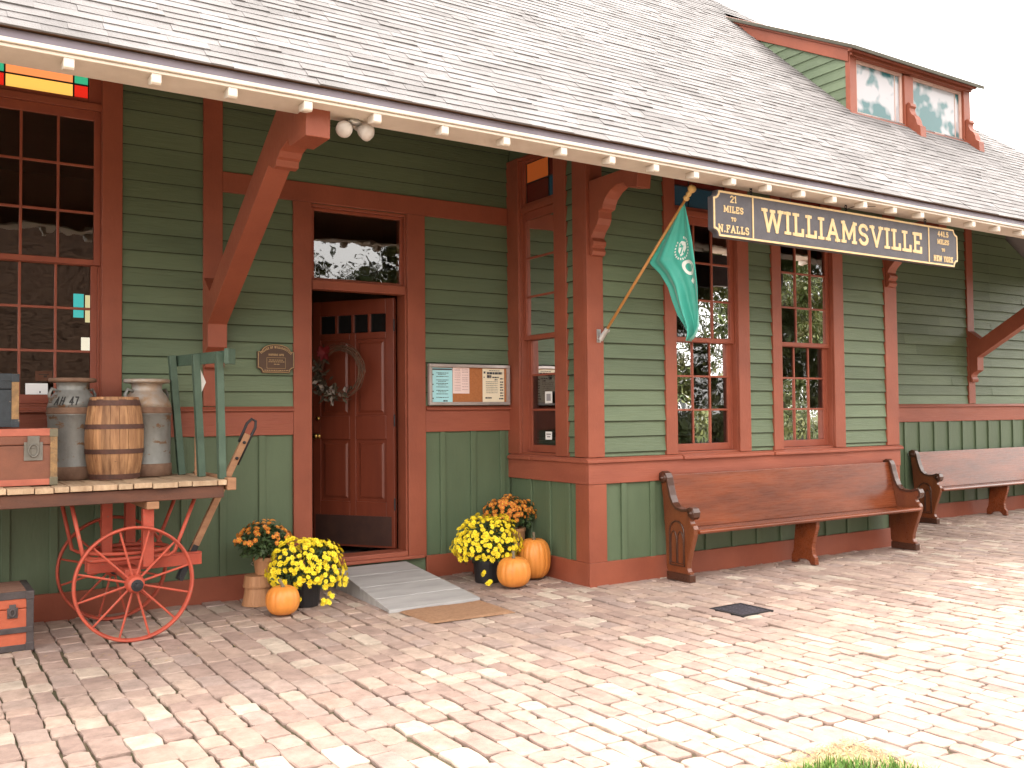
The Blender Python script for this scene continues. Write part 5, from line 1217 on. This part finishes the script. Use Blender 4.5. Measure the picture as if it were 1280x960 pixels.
mb = MB(); mb.prism([(-.145, .414), (-.40, .424), (-.395, .36), (-.36, .25), (-.34, .17), (-.345, .10), (-.375, .07), (-.38, 0.0), (-.32, 0.0), (-.30, .03), (-.27, .045), (-.2, .045), (-.16, .03), (-.14, 0), (-.085, 0), (-.085, .07), (-.11, .12)], LEN / 2 - .025, LEN / 2 + .025, lambda a, p, q: (a, p, q)); mb.build('centre_leg', PEW, PW, bevel=.006, loc=Z0)
P2 = dup(PW); P2.location = (11.28, -.06, .004); P2['label'] = 'wooden pew at the right end against the recessed wall'

# ------------------------------------------------------------------ small papers in the windows
def card(label, m, u0, u1, z0, z1, o, col, marks, cat='card', ink=(.05, .05, .06)):
    c = m((u0 + u1) / 2, o, z0); t = thing('window_card', label, cat, c)
    mb = MB(); mb.box(u0, u1, o - .0015, o, z0, z1, m); mb.build('sheet', flat('card_paper', col, .6), t)
    mb = MB()
    for a, b, c_, d_ in marks: mb.box(u0 + (u1 - u0) * a, u0 + (u1 - u0) * b, o + .0002, o + .0008, z0 + (z1 - z0) * c_, z0 + (z1 - z0) * d_, m)
    mb.build('print', flat('card_ink', ink, .6), t)
card('white card in the lower left window, above the suitcase', mA, .715, .865, 1.672, 1.755, -.055, (.85, .85, .85), [(.62, .68, .12, .3)])
card('dull brown notice inside the lower left window', mA, .785, .90, 1.775, 1.85, -.11, (.2, .05, .02), [(.2, .8, .6, .7), (.5, .7, .35, .55)], ink=(.03, .01, .01))
card('upper white leaflet in the narrow side window of the bay', mS, -.63, -.515, 1.59, 1.70, -.056, (.82, .82, .8), [(.2, .8, .2, .8)], ink=(.3, .3, .32))
card('lower white leaflet in the narrow side window of the bay', mS, -.62, -.515, 1.25, 1.325, -.056, (.82, .82, .8), [(.15, .85, .6, .75), (.25, .75, .3, .45)], ink=(.25, .25, .27))

# ------------------------------------------------------------------ across the yard (mirrored in the glass)
BARK = mat('tree_bark', (.07, .05, .035), rough=.9, scale=6, stretch=(2, 2, .4), bump=.6, bscale=12)
TLEAF = mat('tree_leaf', (.06, .095, .022), (.10, .085, .02), rough=.6, scale=.6, bump=0, island=.4)
def tree(label, x, y, h, r, seed, n=5200, low=.42):
    o = thing('shade_tree', label, 'tree', (x, y, -.05), 0, 'shade trees across the yard'); rr = random.Random(seed)
    mb = MB(); mb.tube([(0, 0, 0), (.05, .02, h * .25), (.0, .1, h * .5), (.1, 0, h * .8)], [.26, .2, .14, .04], 10); cl = []
    for k in range(11):
        a = rr.uniform(0, 2 * PI); z0 = h * rr.uniform(.25, .55); rad_ = r * rr.uniform(.45, .95); e = Vector((rad_ * math.cos(a), rad_ * math.sin(a), h * rr.uniform(.42, .95)))
        mb.tube([(0, 0, z0), (e.x * .5, e.y * .5, (z0 + e.z) / 2 + .2), tuple(e)], [.09, .06, .02], 6); cl.append((e, rr.uniform(.8, 1.5)))
    mb.build('trunk', BARK, o, smooth=True, loc=Z0)
    for k in range(22): cl.append((Vector((rr.gauss(0, r * .5), rr.gauss(0, r * .5), h * rr.uniform(low, .95))), rr.uniform(.9, 1.6)))
    mb = MB()
    for i in range(n):
        c, cr = rr.choice(cl); v = Vector((rr.gauss(0, .5), rr.gauss(0, .5), rr.gauss(0, .42))) * cr + c
        leaf(mb, v, (rr.gauss(0, 1), rr.gauss(0, 1), rr.gauss(-.3, .7)), (rr.gauss(0, .5), rr.gauss(0, .5), 1), rr.uniform(.22, .40), rr.uniform(.15, .25))
    mb.build('crown', TLEAF, o, loc=Z0, recalc=False)
tree('leafy shade tree opposite the station door', 11.0, -25, 13.5, 4.2, 1, 15000, .2)
tree('leafy shade tree between the door tree and the grey house', 18.5, -29, 14.5, 4.4, 2, 15000, .2)
tree('leafy shade tree opposite the bay windows', 27, -27, 13.0, 4.6, 3, 15000, .2)
tree('bushy shade tree in the yard to the right of the house', 40, -28.5, 13, 5, 6, 15000, .15)
tree('slim shade tree between the bay tree and the bushy tree', 33, -25.5, 12.5, 3.6, 9, 11000, .15)
tree('tall shade tree at the far right of the yard', 50, -33, 16, 5.2, 4, 15000, .2)
HG = MB(); rr = random.Random(77)
for k in range(9000):
    x = rr.uniform(10, 50); leaf(HG, (x, -21.5 - x * .06 + rr.gauss(0, .45), abs(rr.gauss(0, 1.0)) * (1 + .2 * math.sin(x)) ), (rr.gauss(0, 1), rr.gauss(0, 1), rr.gauss(.2, .7)), (0, 1, 1), rr.uniform(.2, .4), rr.uniform(.14, .24))
tag(HG.build('hedge', TLEAF, recalc=False), 'long low shaggy green hedge across the yard before the trees', 'hedge')
BN = thing('freight_shed', 'brown plank freight shed at the left of the yard', 'shed', (1.5, -27, -.05))
SHW = mat('shed_brown_plank', (.12, .06, .032), (.06, .033, .02), rough=.8, scale=3, stretch=(.3, 1, 4))
mb = MB(); mb.box(-6, 6, -3, 3, 0, 8.6); mb.prism([(-3, 8.6), (3, 8.6), (0, 10.2)], -5.98, 5.98, lambda a, p, q: (a, p, q))
for k in range(43): mb.add([(-6, 3.03, k * .2), (6, 3.03, k * .2), (6, 3.002, k * .2 + .2), (-6, 3.002, k * .2 + .2)], [(0, 1, 2, 3)])
mb.build('wall', SHW, BN, loc=Z0)
mb = MB(); mb.prism([(-3.6, 8.3), (0, 10.3), (3.6, 8.3), (3.6, 8.5), (0, 10.5), (-3.6, 8.5)], -6.4, 6.4, lambda a, p, q: (a, p, q)); mb.build('roof', mat('shed_roof', (.09, .08, .08), rough=.9), BN, loc=Z0)
HS = thing('house', 'low pale grey clapboard house with a dark roof across the yard', 'house', (25, -36, -.05))
HW = mat('house_white_siding', (.36, .37, .38), (.3, .31, .32), rough=.6, scale=2)
mb = MB()
for k in range(22): mb.add([(-9, 4.02, k * .15), (9, 4.02, k * .15), (9, 4.0, k * .15 + .15), (-9, 4.0, k * .15 + .15)], [(0, 1, 2, 3)])
mb.box(-9, 9, -4, 3.99, 0, 3.3); mb.prism([(-4, 3.3), (4, 3.3), (0, 5.6)], -8.9, 8.9, lambda a, p, q: (a, p, q)); mb.build('wall', HW, HS, loc=Z0)
mb = MB(); mb.prism([(-4.5, 3.05), (0, 5.65), (4.5, 3.05), (4.5, 3.2), (0, 5.85), (-4.5, 3.2)], -9.4, 9.4, lambda a, p, q: (a, p, q)); mb.build('roof', mat('house_roof', (.13, .12, .12), rough=.9), HS, loc=Z0)
for x in (-6, -2, 2.5, 6):
    mb = MB(); mb.box(x - .6, x + .6, 4.03, 4.08, 1.0, 2.5); f = mb.build('window', HW, HS, loc=Z0)
    mb = MB(); mb.box(x - .5, x + .5, 4.081, 4.09, 1.1, 2.4); mb.build('pane', flat('house_glass', (.03, .03, .035), .1), f, loc=Z0)

# ------------------------------------------------------------------ light, sky, camera
SUN_EL, SUN_AZ = 68, 43        # degrees; a high sun beyond the roof, azimuth from +Y (into the picture) towards +X (right)
sv = Vector((math.sin(math.radians(SUN_AZ)) * math.cos(math.radians(SUN_EL)), math.cos(math.radians(SUN_AZ)) * math.cos(math.radians(SUN_EL)), math.sin(math.radians(SUN_EL))))
ld = bpy.data.lights.new('sun', 'SUN'); ld.energy = .62; ld.angle = math.radians(45); ld.color = (1, .93, .80)
lo = bpy.data.objects.new('sun', ld); C.objects.link(lo); lo.rotation_euler = sv.to_track_quat('Z', 'Y').to_euler(); lo.location = (10, -15, 20)
W = bpy.data.worlds.new('World'); S.world = W; W.use_nodes = True
nt = W.node_tree; bg = nt.nodes['Background']; bg.inputs[1].default_value = .15
sk = nt.nodes.new('ShaderNodeTexSky'); sk.sky_type = 'NISHITA'; sk.sun_disc = False; sk.sun_elevation = math.radians(SUN_EL); sk.sun_rotation = math.atan2(sv.x, sv.y)
sk.air_density = 1.0; sk.dust_density = 4.0; sk.ozone_density = 1.0
hs = nt.nodes.new('ShaderNodeHueSaturation'); hs.inputs['Saturation'].default_value = .18; hs.inputs['Value'].default_value = 1.0
mx = nt.nodes.new('ShaderNodeMix'); mx.data_type = 'RGBA'; mx.inputs['Factor'].default_value = .55; mx.inputs['B'].default_value = (8.2, 7.6, 6.9, 1)    # thin white overcast
nt.links.new(sk.outputs[0], hs.inputs['Color']); nt.links.new(hs.outputs[0], mx.inputs['A']); nt.links.new(mx.outputs['Result'], bg.inputs[0])

cam = bpy.data.cameras.new('camera'); co = bpy.data.objects.new('camera', cam); C.objects.link(co)
yaw, pitch, roll = .57246, .03126, -.00904
fw = Vector((math.sin(yaw) * math.cos(pitch), math.cos(yaw) * math.cos(pitch), math.sin(pitch)))
r_ = Vector((math.cos(yaw), -math.sin(yaw), 0)); u_ = r_.cross(fw)
r2 = r_ * math.cos(roll) + u_ * math.sin(roll); u2 = u_ * math.cos(roll) - r_ * math.sin(roll)
M = Matrix((r2, u2, -fw)).transposed().to_4x4(); M.translation = Vector((0, -7.7187, 1.5)); co.matrix_world = M
cam.sensor_width = 36; cam.lens = 1166.96 / 1280 * 36; cam.clip_end = 1000; cam.clip_start = .05
S.camera = co
S.view_settings.view_transform = 'Standard'; S.view_settings.look = 'None'; S.view_settings.exposure = 2.38; S.view_settings.gamma = 1
S.view_settings.use_curve_mapping = False
S.cycles.max_bounces = 8; S.cycles.diffuse_bounces = 5; S.cycles.transparent_max_bounces = 12; S.cycles.sample_clamp_indirect = 6
S.cycles.use_denoising = True
